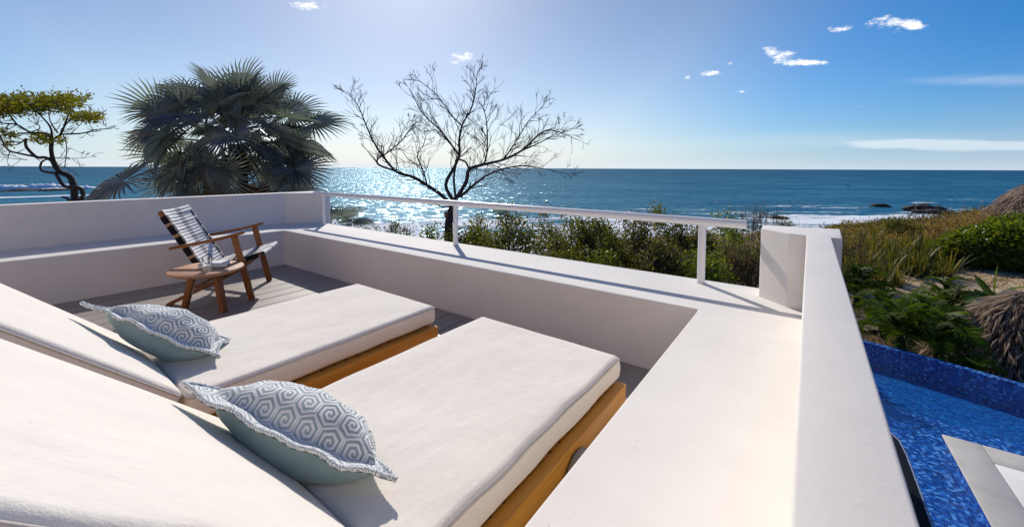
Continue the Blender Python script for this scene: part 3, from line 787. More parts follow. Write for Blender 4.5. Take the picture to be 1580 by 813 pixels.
# rocks in the surf
def rock(name, label, loc, size, seed, group=None):
    bm = bmesh.new(); bmesh.ops.create_icosphere(bm, subdivisions=4, radius=1)
    for v in bm.verts:
        p = v.co.copy(); k = 1 + .38*mnoise.noise(p*1.3+Vector((seed, 0, 0))) + .22*mnoise.noise(p*3.1+Vector((0, seed, 0))) + .10*mnoise.noise(p*8+Vector((0, 0, seed)))
        v.co = Vector((p.x*size[0]*k, p.y*size[1]*k, p.z*size[2]*k))
    o = link(name, bm_mesh(bm, name, True, 25), 'rock', None, loc); return tag(o, label, 'rock', group)
def sea_at(x, y): p = at_z(x, y, SEA); return p
rock('sea_rock', 'large dark rock at the end of the headland in white surf', sea_at(1424, 326), (4.6, 4, 2.0), 1)
rock('sea_rock', 'small dark rock alone in the water beyond the surf, left of the headland rock', sea_at(1357, 319), (2.6, 2, 1.0), 5)
rock('sea_rock', 'flat dark rock in the foam just above the white end pillar', sea_at(1199, 337), (2.2, 1.6, .75), 9)
rock('sea_rock', 'low dark rock between the headland rock and the dry slope', sea_at(1447, 330), (4.4, 3, 1.2), 13)
for k, (px, py, w, lb) in enumerate([(62, 294.2, 15, 'longest dark reef rock lying in the surf left of the twisted tree'), (35, 293.6, 5, 'short dark reef rock at the left end of the longest reef rock'), (88, 294.4, 7, 'dark reef rock in the surf nearest the twisted tree trunk'), (18, 291.2, 5, 'dark reef rock at the far left, behind the white breaking wave'), (90, 291.0, 4, 'small dark reef rock behind the reef, right of the breaking wave')]):
    c = sea_at(px, py)
    o = rock('reef_rock', lb, c, (2.0, w, .75), 20+k, 'reef rocks awash in the far left surf')
    o.rotation_euler = (0, 0, R(6))
def wave(name, px, py, half, hgt, seed):
    c = sea_at(px, py); dirn = Vector((c.x, c.y, 0)).normalized(); tn = Vector((-dirn.y, dirn.x, 0)); V = []; nu, nv = 70, 14
    for i in range(nu+1):
        u = -1+2*i/nu
        e = max(0, 1-u*u)**.8*(.62+.5*mnoise.noise(Vector((u*3.2, seed, 0)))+.25*mnoise.noise(Vector((u*11, seed, 3))))
        for j in range(nv+1):
            v = -1+2*j/nv; z = hgt*e*max(0, 1-v*v)**.7*(1+.35*mnoise.noise(Vector((u*16, v*3, seed))))
            p = c + tn*(u*half) + dirn*(v*3.2*(1+.3*mnoise.noise(Vector((u*5, seed, 7))))); V.append((p.x, p.y, SEA-.05+z))
    ii = np.arange(nv)[None, :] + np.arange(nu)[:, None]*(nv+1); Q = np.stack([ii, ii+1, ii+nv+2, ii+nv+1], -1).reshape(-1, 4)
    return struct(link(name, np_mesh(name, np.array(V), Q, True), 'foam'))
wave('breaking_wave', 56, 291.5, 24, 3.8, 2.0); wave('breaking_wave', 120, 291.8, 16, 2.0, 8.0)
wave('breaking_wave', 30, 304.5, 26, .5, 5.0)

# ================================================================== POOL AND POOL DECK
pool = thing('swimming_pool', 'deep blue mosaic infinity pool below the terrace with curved far rim', 'swimming pool', (3, 9, -3.0))
PO = Vector((3, 9, -3.0))
rim = [(-1.5, 13.75), (0.0, 13.50), (1.516, 13.185), (2.582, 12.86), (3.719, 12.36), (5.2, 11.55), (7.0, 10.35), (9.0, 8.8)]
def smooth_line(P, n=40):
    P = np.array(P); d = np.concatenate([[0], np.cumsum(np.linalg.norm(np.diff(P, axis=0), axis=1))]); s = np.linspace(0, d[-1], n)
    # cubic-ish smoothing by repeated averaging of the resampled polyline
    Q = np.stack([np.interp(s, d, P[:, k]) for k in range(2)], -1)
    for _ in range(6): Q[1:-1] = (Q[:-2]+2*Q[1:-1]+Q[2:])/4
    return Q
RL = smooth_line(rim)
def wall_along(name, L, w, z0, z1, mat, parent, off):
    d = np.gradient(L, axis=0); d /= np.linalg.norm(d, axis=1)[:, None]; nn = np.stack([-d[:, 1], d[:, 0]], -1)
    A, B = L, L+nn*w; V = []; 
    for a, b in zip(A, B): V += [(a[0], a[1], z0), (a[0], a[1], z1), (b[0], b[1], z1), (b[0], b[1], z0)]
    V = np.array(V) - np.array(tuple(off)); Q = []
    for i in range(len(L)-1):
        for k in range(4): Q.append((i*4+k, i*4+(k+1) % 4, (i+1)*4+(k+1) % 4, (i+1)*4+k))
    return link(name, np_mesh(name, V, np.array(Q)[:, ::-1]), mat, parent)
wall_along('rim', RL, .17, -5.3, -2.965, 'mosaic', pool, PO)
def flat(name, poly, z, mat, parent=None, off=Vector((0, 0, 0))):
    bm = bmesh.new(); f = bm.faces.new([bm.verts.new((x-off.x, y-off.y, z-off.z)) for x, y in poly])
    if f.normal.z < 0: bmesh.ops.reverse_faces(bm, faces=[f])
    bm.normal_update()
    for f in bm.faces:
        if f.normal.z < 0: f.normal_flip()
    return link(name, bm_mesh(bm, name), mat, parent)
inner = [tuple(p) for p in RL]
flat('floor', inner + [(9.0, -2), (-1.5, -2)], -3.52, 'mosaic_deep', pool, PO)
prism('shallow_shelf', [(x-3, y-9) for x, y in [(.9, -1.9), (8.8, -1.9), (8.8, 9.35), (3.5, 9.95), (1.6, 10.25), (.9, 10.35)]], -1.4, -.13, 'mosaic', pool)
struct(flat('water', inner + [(9.0, -2), (-1.5, -2)], -2.982, 'pool_water'))
deck = struct(prism('pool_deck', [(2.02, -1.8), (8.5, -1.8), (8.5, 9.19), (2.02, 9.19)], -4.4, -2.965, 'mosaic'))
def slabp(name, poly, z0, z1, mat): return prism(name, poly, z0, z1, mat, deck, .012, 2)
y = 9.225
for k in range(5):                      # left border stones
    y2 = y-2.2+.006
    slabp('coping_stone', [(1.985-.012*k*2, y2), (2.40-.012*k*2, y2), (2.40-.012*k*2, (8.742 if k == 0 else y)), (1.985-.012*k*2, (8.742 if k == 0 else y))] if k else [(1.985, y2), (2.40, y2), (2.40, y), (1.985, y)], -2.963, -2.925, 'stone'); y -= 2.2
x = 2.406
for k in range(4):
    slabp('coping_stone', [(x, 8.746), (x+1.55, 8.746-.02), (x+1.55, 9.225), (x, 9.225)], -2.963, -2.925, 'stone'); x += 1.556
for i in range(3):
    for j in range(3):
        slabp('paver', [(2.406+i*1.0, 8.74-(j+1)*1.0+.006), (2.40+(i+1)*1.0, 8.74-(j+1)*1.0+.006), (2.40+(i+1)*1.0, 8.74-j*1.0), (2.406+i*1.0, 8.74-j*1.0)], -2.963, -2.927, 'stone_white')

# ================================================================== PLANT MAKERS
def grow(paths, tips, p, d, L, r, depth, rng, spread=.6, up=.15, kids=(2, 3), shrink=.74, wob=.18, n=4):
    pts = [(p.copy(), r)]; q = p.copy(); dd = d.copy()
    for i in range(n):
        dd = (dd + Vector((rng.gauss(0, wob), rng.gauss(0, wob), rng.gauss(0, wob)+up*.2))).normalized()
        q = q + dd*(L/n); pts.append((q.copy(), r*(1-.40*(i+1)/n)))
    paths.append(pts)
    if depth == 0: tips.append((q.copy(), dd.copy())); return
    for k in range(rng.randint(*kids)):
        a = Vector((rng.gauss(0, 1), rng.gauss(0, 1), rng.gauss(0, 1))); a = (a - dd*a.dot(dd)).normalized()
        nd = (dd + a*rng.uniform(.5, 1.2)*spread + Vector((0, 0, up))).normalized()
        i = n if k == 0 else rng.randint(max(1, n-2), n)
        grow(paths, tips, pts[i][0], nd, L*shrink*rng.uniform(.8, 1.15), pts[i][1]*.72, depth-1, rng, spread, up, kids, shrink, wob, n)
def leaf_cloud(name, tips, per, rad, L, Wd, rngn, mat, parent, zb=.2, fold=.2, droop=.1, flat=1.0):
    T = np.array([tuple(p) for p, d in tips]); C = np.repeat(T, per, 0); off = rngn.normal(size=C.shape)*rad; off[:, 2] *= flat; C = C+off
    D = rnd_dirs(rngn, len(C), zb); U = rnd_dirs(rngn, len(C), 1.4)
    l = L*rngn.uniform(.6, 1.3, len(C)); V, F3 = leaf_np(C, D, U, l, l*Wd, fold, droop)
    return link(name, np_mesh(name, V, F3), mat, parent)
def bush(name, label, base, H, Wd, seed, leaf, per=14, lk=2.3, stems=6, depth=3, lsize=.075, lrad=.10, bark='bark_bush', cat='bush', spread=.75, group=None, twig_r=.02, lean=(0, 0), up=.12):
    rng = random.Random(seed); rn = np.random.default_rng(seed)
    t = thing(name, label, cat, base, 0, group); paths, tips = [], []
    for k in range(stems):
        a = 2*math.pi*(k+rng.random()*.7)/stems; o = rng.uniform(.25, 1.0)
        d = Vector((math.cos(a)*Wd*.5*o/(H*.55)+lean[0], math.sin(a)*Wd*.5*o/(H*.55)+lean[1], 1.0)).normalized()
        grow(paths, tips, Vector((math.cos(a)*.08, math.sin(a)*.08, -.1)), d, H*.42, twig_r*rng.uniform(.8, 1.3), depth, rng, spread, up, (2, 3), .70, .16)
    # scale the crown to the wanted size
    zs = [p.z for p, _ in tips]; f = H/max(zs); rs = sorted(math.hypot(p.x-H*lean[0]*.5, p.y-H*lean[1]*.5) for p, _ in tips)[int(len(tips)*.92)]; g = (Wd/2)/rs
    sc = lambda p: Vector((p.x*g, p.y*g, p.z*f))
    paths = [[(sc(p), max(.0045, r)) for p, r in pa] for pa in paths]; tips = [(sc(p), d) for p, d in tips]
    tubes('stems', paths, bark, t, 5)
    if per: leaf_cloud('foliage', tips, int(per*lk), lrad*1.35, lsize*1.15, .62, rn, leaf, t)
    return t
def ground_at(px, depth):
    p = at(px, 300, depth); return Vector((p.x, p.y, gz(p.x, p.y)))
def top_h(px, py, depth, base): return at(px, py, depth).z - base.z
def bush_px(name, label, px, top, halfw, dist, seed, leaf, **k):
    b = ground_at(px, dist); H = top_h(px, top, dist, b); return bush(name, label, b, H, 2*halfw*dist/F_PX, seed, leaf, **k)

# bushes behind the railing
bush_px('bush', 'broad rounded green bush right of the bare tree trunk, with dark forked stems', 790, 325, 78, 13.0, 3, 'leaf_green', per=13, stems=7, depth=4, lsize=.085, lrad=.11, bark='bark_dark', twig_r=.045)
bush_px('bush', 'open green bush under the middle of the handrail, third of its span from the right', 905, 337, 42, 13.5, 8, 'leaf_green', per=12, stems=5, depth=4, lsize=.08, lrad=.10, twig_r=.026)
bush_px('bush', 'leafy olive bush under the handrail left of the last post, growing tall', 985, 338, 48, 12.5, 12, 'leaf_olive', per=12, stems=6, depth=4, lsize=.075, lrad=.10, twig_r=.028, bark='bark_dark')
bush_px('bush', 'green bush whose top rises above the handrail left of the last post', 1042, 318, 36, 14.5, 17, 'leaf_green', per=12, stems=5, depth=4, lsize=.08, lrad=.10, twig_r=.026)
bush_px('bush', 'bright green bush right behind the last railing post', 1128, 340, 34, 12.0, 21, 'leaf_bright', per=11, stems=5, depth=3, lsize=.085, lrad=.11, twig_r=.022)
bush_px('bush', 'thin green bush showing over the cut end of the handrail', 1118, 327, 30, 16.5, 25, 'leaf_green', per=7, stems=5, depth=3, lsize=.09, lrad=.10, twig_r=.02)
bush_px('bush', 'low dense green bush along the ledge below the middle handrail', 935, 392, 62, 11.0, 29, 'leaf_bright', per=16, stems=8, depth=3, lsize=.07, lrad=.10, twig_r=.018)
bush_px('bush', 'small light green bush squeezed beside the bare tree trunk', 668, 352, 20, 12.6, 33, 'leaf_bright', per=12, stems=4, depth=3, lsize=.09, lrad=.10, twig_r=.018)
bush_px('shrub', 'low brown twiggy shrub left of the bare tree trunk', 632, 350, 26, 14.0, 37, 'leaf_brown', per=6, stems=6, depth=4, lsize=.06, lrad=.08, cat='shrub', twig_r=.016)
bush_px('shrub', 'sparse low olive shrub near the left end of the railing', 560, 343, 42, 15.0, 41, 'leaf_olive', per=5, stems=7, depth=4, lsize=.06, lrad=.08, cat='shrub', twig_r=.014)
bush_px('shrub', 'tallest sparse shrub between railing left end and bare tree', 610, 336, 30, 15.5, 43, 'leaf_olive', per=4, stems=5, depth=4, lsize=.06, lrad=.08, cat='shrub', twig_r=.014)
bush_px('shrub', 'brown twiggy shrub filling the gap between last post and end pillar', 1145, 372, 42, 10.5, 47, 'leaf_brown', per=9, stems=7, depth=4, lsize=.055, lrad=.08, cat='shrub', twig_r=.016)
bush_px('shrub', 'brown twiggy shrub behind the handrail between low bush and last post', 1045, 375, 40, 11.5, 51, 'leaf_brown', per=9, stems=7, depth=4, lsize=.055, lrad=.08, cat='shrub', twig_r=.018)
bush_px('shrub', 'pale leafless thorny shrub rising behind the end pillar', 1165, 312, 42, 17.0, 55, 'leaf_brown', per=2, stems=8, depth=4, lsize=.05, lrad=.10, cat='shrub', twig_r=.014, spread=.55)
bush_px('shrub', 'greyish brown shrub with small leaves peeking over the end pillar', 1235, 338, 50, 18.0, 59, 'leaf_olive', per=7, stems=8, depth=4, lsize=.06, lrad=.10, cat='shrub', twig_r=.014)
bush_px('shrub', 'flat topped brown shrub right of the end pillar, against the foam', 1300, 348, 42, 17.0, 63, 'leaf_brown', per=4, stems=8, depth=4, lsize=.06, lrad=.10, cat='shrub', twig_r=.014)
bush_px('shrub', 'leafless shrub standing against the surf beside the headland rock', 1437, 305, 34, 30.0, 67, 'leaf_brown', per=0, stems=6, depth=4, cat='shrub', twig_r=.022, spread=.7)
bush_px('shrub', 'thin green leafed shrub at the left foot of the dry slope', 1392, 338, 22, 27.0, 71, 'leaf_green', per=7, stems=5, depth=3, lsize=.10, lrad=.14, cat='shrub', twig_r=.018)
bush_px('dead_snag', 'slim dead snag standing upright in front of the foam above the end pillar', 1197, 310, 7, 24.0, 75, 'leaf_brown', per=0, stems=2, depth=2, cat='dead tree', twig_r=.05, spread=.3, up=.3)
for i, (px, tp, hw_, dp, lf, pr, lb) in enumerate([
    (740, 338, 30, 14.5, 'leaf_green', 12, 'green bush filling the space between bare tree trunk and the broad rounded bush'),
    (862, 352, 34, 15.5, 'leaf_olive', 11, 'olive bush behind the gap right of the broad rounded bush'),
    (948, 350, 34, 16.0, 'leaf_green', 11, 'dull green bush set back between the two middle bushes'),
    (1012, 372, 34, 10.8, 'leaf_olive', 10, 'olive bush in front of the black bird, low behind the ledge'),
    (1085, 352, 34, 15.0, 'leaf_olive', 11, 'olive bush set back left of the last railing post'),
    (1172, 360, 34, 14.5, 'leaf_olive', 10, 'olive bush half hidden by the end pillar'),
    (880, 385, 50, 11.5, 'leaf_green', 12, 'low green bush along the ledge right of the broad rounded bush'),
    (1080, 396, 46, 10.0, 'leaf_bright', 10, 'low bright bush at the foot of the last railing post'),
    (700, 362, 26, 12.2, 'leaf_green', 9, 'small green bush at the foot of the bare tree'),
    (1260, 356, 50, 15.5, 'leaf_brown', 4, 'brown leafed shrub directly behind the end pillar')]):
    bush_px('bush', lb, px, tp, hw_, dp, 200+i*7, lf, per=pr, stems=6, depth=4 if hw_ < 45 else 3, lsize=.075, lrad=.11, twig_r=.02)
# a black round-bodied bird among the stems
V = at(1013, 407, 10.5)
pb = thing('perched_bird', 'black bird perched among the bush stems left of the last railing post', 'bird', V)
lathe('body', [(.001, -.12), (.05, -.10), (.085, -.03), (.088, .03), (.065, .085), (.035, .11), (.034, .13), (.001, .145)], 'dark_metal', pb, None, 16)
for s in (-1, 1): tubes('leg', [[(Vector((s*.03, 0, -.10)), .008), (Vector((s*.05, .01, -.24)), .007)]], 'dark_metal', pb, 5)

# strap-leaved clumps
def blade_clump_np(rn, n, L, spread, wid, dry=False):
    """n arching blades from the origin -> quads"""
    V, Q = [], []; seg = 5
    az = rn.uniform(0, 2*np.pi, n); el = np.pi/2 - np.abs(rn.normal(0, spread, n)); l = L*rn.uniform(.55, 1.15, n); w = wid*rn.uniform(.7, 1.3, n)
    for i in range(n):
        d = np.array([np.cos(az[i])*np.cos(el[i]), np.sin(az[i])*np.cos(el[i]), np.sin(el[i])]); sd = np.array([-np.sin(az[i]), np.cos(az[i]), 0])
        p = np.array([np.cos(az[i]), np.sin(az[i]), 0])*rn.uniform(0, .12); b = len(V); dr = rn.uniform(.25, .75)
        for k in range(seg+1):
            t = k/seg; ww = w[i]*(1-t**2.2)*(.6+.4*min(1, t*4))*.5 + .001
            V += [p-sd*ww, p+sd*ww]; d = d + np.array([0, 0, -dr/seg*(.4+1.6*t)]); d /= np.linalg.norm(d); p = p + d*l[i]/seg
        for k in range(seg): Q.append((b+2*k, b+2*k+1, b+2*k+3, b+2*k+2))
    return np.array(V), np.array(Q)
rn = np.random.default_rng(5)
blade_me = []
for k in range(5):
    V, Q = blade_clump_np(rn, 46, 1.0, .48, .045); me = np_mesh('blades', V, Q, True); me.materials.append(M('leaf_blade')); blade_me.append(me)
def blade_plant(px, depth, size, label, group, k, name='strap_leaf_plant', rz=None):
    b = ground_at(px, depth); t = thing(name, label, 'plant', b, (k*1.7 if rz is None else rz), group)
    o = link('blades', blade_me[k % 5], None, t); o.scale = (size,)*3; return t
k = 0
for px, dp, sz in [(1092, 9.6, 1.15), (1112, 9.2, 1.0), (1140, 8.9, 1.1), (1160, 9.4, 1.2), (1178, 8.8, 1.1), (1065, 10.4, 1.1)]:
    b = ground_at(px, dp); need = at(px, 415, dp).z-b.z
    t = blade_plant(px, dp, min(1.7, need*.8), 'strap leaved green plant growing behind the ledge near the last railing post', 'strap leaved plants behind the last railing post', k); k += 1
prr = random.Random(3)
rows = [(20.5, 17, 1290, 1480, 1.35), (18.6, 15, 1295, 1470, 1.3), (22.5, 16, 1300, 1520, 1.2), (16.9, 9, 1290, 1400, 1.05)]
for dp, nn, x0, x1, sz in rows:
    for i in range(nn):
        px = x0+(x1-x0)*(i+prr.uniform(.1, .9))/nn
        blade_plant(px, dp+prr.uniform(-.8, .8), sz*prr.uniform(.8, 1.2), 'long bladed yellow green plant in the bank behind the dry path', 'long bladed plants in the bank behind the dry path', k); k += 1
for px, dp, sz, lb in [(1408, 13.4, .95, 'upright yellow green spiky plant at the near edge of the dry path'), (1433, 12.6, .85, 'single narrow upright green spiky plant left of the banana leaves')]:
    blade_plant(px, dp, sz, lb, None, k); k += 1
for px, dp, sz in [(1352, 27, 1.5), (1375, 27.5, 1.6), (1330, 26, 1.3)]:
    blade_plant(px, dp, sz, 'dark spiky plant outlined against the sea at the left end of the dry slope', 'dark spiky plants at the left end of the dry slope', k); k += 1

# dense green hedge
hd = ground_at(1530, 21.5)
hg = thing('hedge', 'dense dark green leafy hedge behind the dry path at right', 'hedge', hd)
rn = np.random.default_rng(77)
lumps = [(px, dp, top_h(px, tp, dp, ground_at(px, dp)), r) for px, tp, dp, r in [(1470, 372, 20.5, .9), (1500, 360, 20.0, 1.1), (1535, 352, 19.5, 1.2), (1575, 345, 19, 1.3), (1610, 345, 18.5, 1.4), (1565, 336, 22.0, 1.3), (1605, 330, 22.0, 1.5), (1520, 350, 22, 1.1)]]
C = []; core = bmesh.new()
for px, dp, h, r in lumps:
    b = ground_at(px, dp)-hd; nL = int(2600*r)
    d = rnd_dirs(rn, nL, .25); rad = rn.uniform(.72, 1.06, nL)**.6
    C.append(np.stack([b.x+d[:, 0]*r*rad, b.y+d[:, 1]*r*rad, b.z+h*.5+d[:, 2]*h*.52*rad], -1))
    bmesh.ops.create_icosphere(core, subdivisions=2, radius=1, matrix=Matrix.Translation((b.x, b.y, b.z+h*.45)) @ Matrix.Diagonal((r*.72, r*.72, h*.42, 1)))
stuff(link('dark_core', bm_mesh(core, 'dark_core', True), 'bark_dark', hg))  # solid dark lumps stand in for the shade inside the hedge
C = np.concatenate(C); D = rnd_dirs(rn, len(C), .1); U = rnd_dirs(rn, len(C), 1.2); l = .15*rn.uniform(.6, 1.3, len(C))
V, F3 = leaf_np(C, D, U, l, l*.7, .2, .15); link('foliage', np_mesh('foliage', V, F3), 'leaf_bright', hg)

# dry scrub over the slope behind
rn = np.random.default_rng(21)
N = 3600; PX = rn.uniform(1285, 1640, N); DP = rn.uniform(19.5, 58, N)
P = np.array([tuple(at(a, 300, b)) for a, b in zip(PX, DP)]); gzv = ground_z(P[:, 0], P[:, 1])
hv = (.40+.30*np.clip((PX-1330)/200, 0, 1))*1.0+.45*np.array([mnoise.noise(Vector((p[0]*.22, p[1]*.22, 1))) for p in P])
green = np.array([mnoise.noise(Vector((p[0]*.16, p[1]*.16, 9))) for p in P])
per = 34
def scrub(sel, mat, nm):
    Ps, h = P[sel], hv[sel]; Cc = np.repeat(Ps, per, 0); hh = np.repeat(h, per)
    Cc = Cc + rn.normal(size=Cc.shape)*np.array([.34, .34, 0]); Cc[:, 2] = ground_z(Cc[:, 0], Cc[:, 1]) + np.abs(rn.normal(0, .55, len(Cc)))*np.clip(hh, .25, 1.3)
    Dd = rnd_dirs(rn, len(Cc), .7); Uu = rnd_dirs(rn, len(Cc), .8); ll = rn.uniform(.10, .34, len(Cc))
    V, F3 = leaf_np(Cc, Dd, Uu, ll, ll*rn.uniform(.12, .5, len(Cc)), .15, .2)
    return stuff(link(nm, np_mesh(nm, V, F3), mat))
scrub(green < .02, 'dry_grass', 'dry_scrub'); scrub(green >= .02, 'leaf_olive', 'green_scrub')
# leaf litter and short dry grass by the path and under the palms
N = 9000; PX = rn.uniform(1290, 1620, N); DP = rn.uniform(8.2, 21, N); P2 = np.array([tuple(at(a, 300, b)) for a, b in zip(PX, DP)])
ok = ~((P2[:, 1] < 13.4-.36*np.clip(P2[:, 0]-1.5, 0, 9)))
P2 = P2[ok]; P2[:, 2] = ground_z(P2[:, 0], P2[:, 1])+.05; Dd = rnd_dirs(rn, len(P2), .25); ll = rn.uniform(.06, .20, len(P2))
V, F3 = leaf_np(P2, Dd, rnd_dirs(rn, len(P2), 1), ll, ll*.3, .1, .1); stuff(link('leaf_litter', np_mesh('leaf_litter', V, F3), 'dry_grass'))

# ------------------------------------------------------------------ feather palms by the pool
def frond_mesh(seed, L=1.0, pairs=21, lw=.0095, ll=.31):
    rn = np.random.default_rng(seed); n = 16; t = np.linspace(0, 1, n+1)
    x = np.sin(t*1.25)/1.0*L*.82; z = .34*np.sin(t*2.2)*L - .22*t**2*L
    path = [(Vector((a, 0, b)), .011*(1-.85*tt)+.001) for a, b, tt in zip(x, z, t)]
    V1, Q1 = tube_np([path], 4)
    tt = np.repeat(np.linspace(.14, .99, pairs), 2); sgn = np.tile([1, -1], pairs)
    bx = np.interp(tt, t, x); bz = np.interp(tt, t, z); tx = np.gradient(np.interp(np.linspace(0, 1, 200), t, x)); tz = np.gradient(np.interp(np.linspace(0, 1, 200), t, z))
    dx = np.interp(tt, np.linspace(0, 1, 200), tx); dz = np.interp(tt, np.linspace(0, 1, 200), tz); dl = np.hypot(dx, dz); dx /= dl; dz /= dl
    l = ll*L*np.sin(np.pi*(.18+.78*tt))**.7*rn.uniform(.85, 1.15, len(tt))
    D = np.stack([dx*.75+rn.normal(0, .05, len(tt)), sgn*1.0, dz*.75+.28+rn.normal(0, .08, len(tt))], -1)
    C = np.stack([bx, np.zeros_like(bx), bz], -1); U = np.tile([[-.2, 0, 1.]], (len(tt), 1))
    V2, F2 = leaf_np(C, D, U, l, np.full(len(tt), lw*2*L), .12, .22)
    me = bpy.data.meshes.new('frond')
    V = np.concatenate([V1, V2]); faces = [tuple(q) for q in Q1] + [tuple(f+len(V1)) for f in F2]
    me.from_pydata([tuple(v) for v in V], [], faces); me.materials.append(M('leaf_cycad')); me.update(); return me
frond_me = [frond_mesh(s) for s in (1, 2, 3)]
def cycad(px, py, dp, size, label, seed, nfr=20, group=None):
    c = at(px, py, dp); g = gz(c.x, c.y); rng = random.Random(seed); t = thing('feather_palm', label, 'palm', (c.x, c.y, g), 0, group); h = c.z-g
    tubes('trunk', [[(Vector((0, 0, -.1)), .12), (Vector((.02, .01, h*.5)), .10), (Vector((0, 0, h)), .085)]], 'bark_dark', t, 8)
    for i in range(nfr):
        az = i*2.39996+rng.uniform(-.2, .2); el = R(84)-R(92)*(i/nfr)**1.05+rng.uniform(-.12, .12)
        o = link('frond', frond_me[i % 3], None, t, (0, 0, h)); o.rotation_euler = (rng.uniform(-.3, .3), -el+R(22), az); s = size*rng.uniform(.85, 1.15); o.scale = (s, s, s)
    return t
for i, (px, py, dp, sz, lb) in enumerate([
    (1322, 448, 14.5, 1.2, 'green feather palm farthest back beside the white parapet'),
    (1362, 486, 12.6, 1.0, 'green feather palm just left of the near end of the dry path'),
    (1436, 508, 11.0, 1.2, 'feather palm left of the near thatched roof with long bright fronds'),
    (1390, 520, 10.3, 1.2, 'low feather palm just above the far rim of the pool, left one'),
    (1448, 530, 9.8, 1.15, 'low feather palm drooping toward the pool rim before the near thatched roof'),
    (1500, 592, 8.9, .75, 'small dark feather palm in shade below the near thatched roof'),
    (1465, 478, 12.6, 1.2, 'feather palm behind the near thatched roof beside the banana leaves')]):
    cycad(px, py, dp, sz, lb, 100+i)

# ------------------------------------------------------------------ banana plant
def banana_leaf(name, parent, base, d, L, Wd, droop, roll):
    d = Vector(d).normalized(); sd = d.cross(Vector((0, 0, 1))).normalized(); nrm = sd.cross(d)
    sd = (math.cos(roll)*sd + math.sin(roll)*nrm); V = []; n = 14; p = Vector(base)
    for i in range(n+1):
        t = i/n; w = Wd*.5*max(.03, math.sin(math.pi*min(1, .06+t*.95))**.6); nn = sd.cross(d).normalized()
        for e in (-1, -.5, 0, .5, 1): V.append(p + sd*(e*w) + nn*(abs(e)*w*.35+.012*math.sin(i*2.1+e*3)))
        d = (d + Vector((0, 0, -droop/n*(1+t)))).normalized(); p = p + d*(L/n)
    Q = [(i*5+k, i*5+k+1, i*5+k+6, i*5+k+5) for i in range(n) for k in range(4)]
    return link(name, np_mesh(name, np.array([tuple(v) for v in V]), np.array(Q), True), 'leaf_banana', parent)
bc = at(1534, 462, 11.6); bt = thing('banana_plant', 'banana plant with broad bright leaves rising behind the near thatched roof', 'plant', (bc.x, bc.y, gz(bc.x, bc.y))); bh = bc.z-gz(bc.x, bc.y)
tubes('stem', [[(Vector((0, 0, -.1)), .09), (Vector((.02, 0, bh*.6)), .07), (Vector((0, 0, bh+.1)), .04)]], 'leaf_banana', bt, 10)
for d, L, w, dr, ro in [((-.45, .35, .9), .75, .16, .15, 1.2), ((.05, .1, 1), .95, .20, .05, 1.3), ((.75, .45, .75), 1.1, .30, .55, .5), ((-.85, -.55, .35), .85, .42, .7, .3), ((.55, -.5, .35), .75, .40, .7, -.3), ((-.2, .9, .5), .8, .35, .8, 0)]:
    banana_leaf('leaf', bt, (0, 0, bh), d, L, w, dr, ro)

# ------------------------------------------------------------------ thatched roofs
def thatch(name, label, c, Rr, top, eave, seed, power=1.6, rows=9, per=150, ln=.75, ground=None, sq=1.0, rag=.34):
    t = thing(name, label, 'thatched hut', (c[0], c[1], ground)); rn = np.random.default_rng(seed); tz, ez = top-ground, eave-ground
    prof = lambda f: tz-(tz-ez)*f**power
    bm = bmesh.new(); rings = []; sg = 40
    for k in range(11):
        f = k/10; rings.append([bm.verts.new((math.cos(a)*Rr*f*.96+.001*math.cos(a), math.sin(a)*Rr*f*.96*sq+.001*math.sin(a), prof(f)-.10)) for a in [2*math.pi*i/sg for i in range(sg)]])
    for a, b in zip(rings, rings[1:]):
        for i in range(sg): bm.faces.new((a[i], b[i], b[(i+1) % sg], a[(i+1) % sg]))
    link('roof_frame', bm_mesh(bm, 'roof_frame', True), 'soil_dark', t)
    Cs, Ds, Us, Ls, Ws = [], [], [], [], []
    for r in range(rows):
        f0 = (r+.15)/rows; n = int(per*(.25+f0)); a = rn.uniform(0, 2*np.pi, n); f = np.clip(f0+rn.normal(0, .03, n), .01, 1)
        slope = (prof(np.minimum(f+.03, 1.03))-prof(f))/(Rr*.03)
        Cs.append(np.stack([np.cos(a)*Rr*f, np.sin(a)*Rr*f*sq, prof(f)+rn.uniform(-.03, .09, n)], -1))
        Ds.append(np.stack([np.cos(a)+rn.normal(0, rag, n), np.sin(a)*sq+rn.normal(0, rag, n), slope+rn.normal(0, rag*.7, n)+.10], -1)); Us.append(np.stack([np.cos(a)*.4, np.sin(a)*.4, np.ones(n)], -1)+rn.normal(0, .35, (n, 3)))
        Ls.append(ln*rn.uniform(.5, 1.25, n)); Ws.append(rn.uniform(.02, .075, n)*ln*1.3)
    V, F3 = leaf_np(np.concatenate(Cs), np.concatenate(Ds), np.concatenate(Us), np.concatenate(Ls), np.concatenate(Ws), .2, .22)
    stuff(link('thatch', np_mesh('thatch', V, F3), 'straw', t))
    for i in range(6):
        a = 2*math.pi*(i+.5)/6; x, y = math.cos(a)*Rr*.72, math.sin(a)*Rr*.72*sq
        tubes('post', [[(Vector((x, y, -.2)), .08), (Vector((x, y, prof(.72)-.1)), .07)]], 'bark_brown', t, 8)
    return t
c = at(1664, 300, 27); thatch('thatched_hut', 'grey thatched hut roof on the dry slope against the sea', c, 4.3, at(1664, 280, 27).z, at(1664, 350, 27).z, 3, 2.6, 12, 620, .75, gz(c.x, c.y))
c = at(1580, 500, 10.0); thatch('thatched_hut', 'shaggy weathered thatched roof low beside the pool, palms in front', c, 1.75, at(1580, 455, 10.0).z, at(1580, 560, 10.0).z, 8, 1.35, 12, 420, .46, gz(c.x, c.y)-.6)

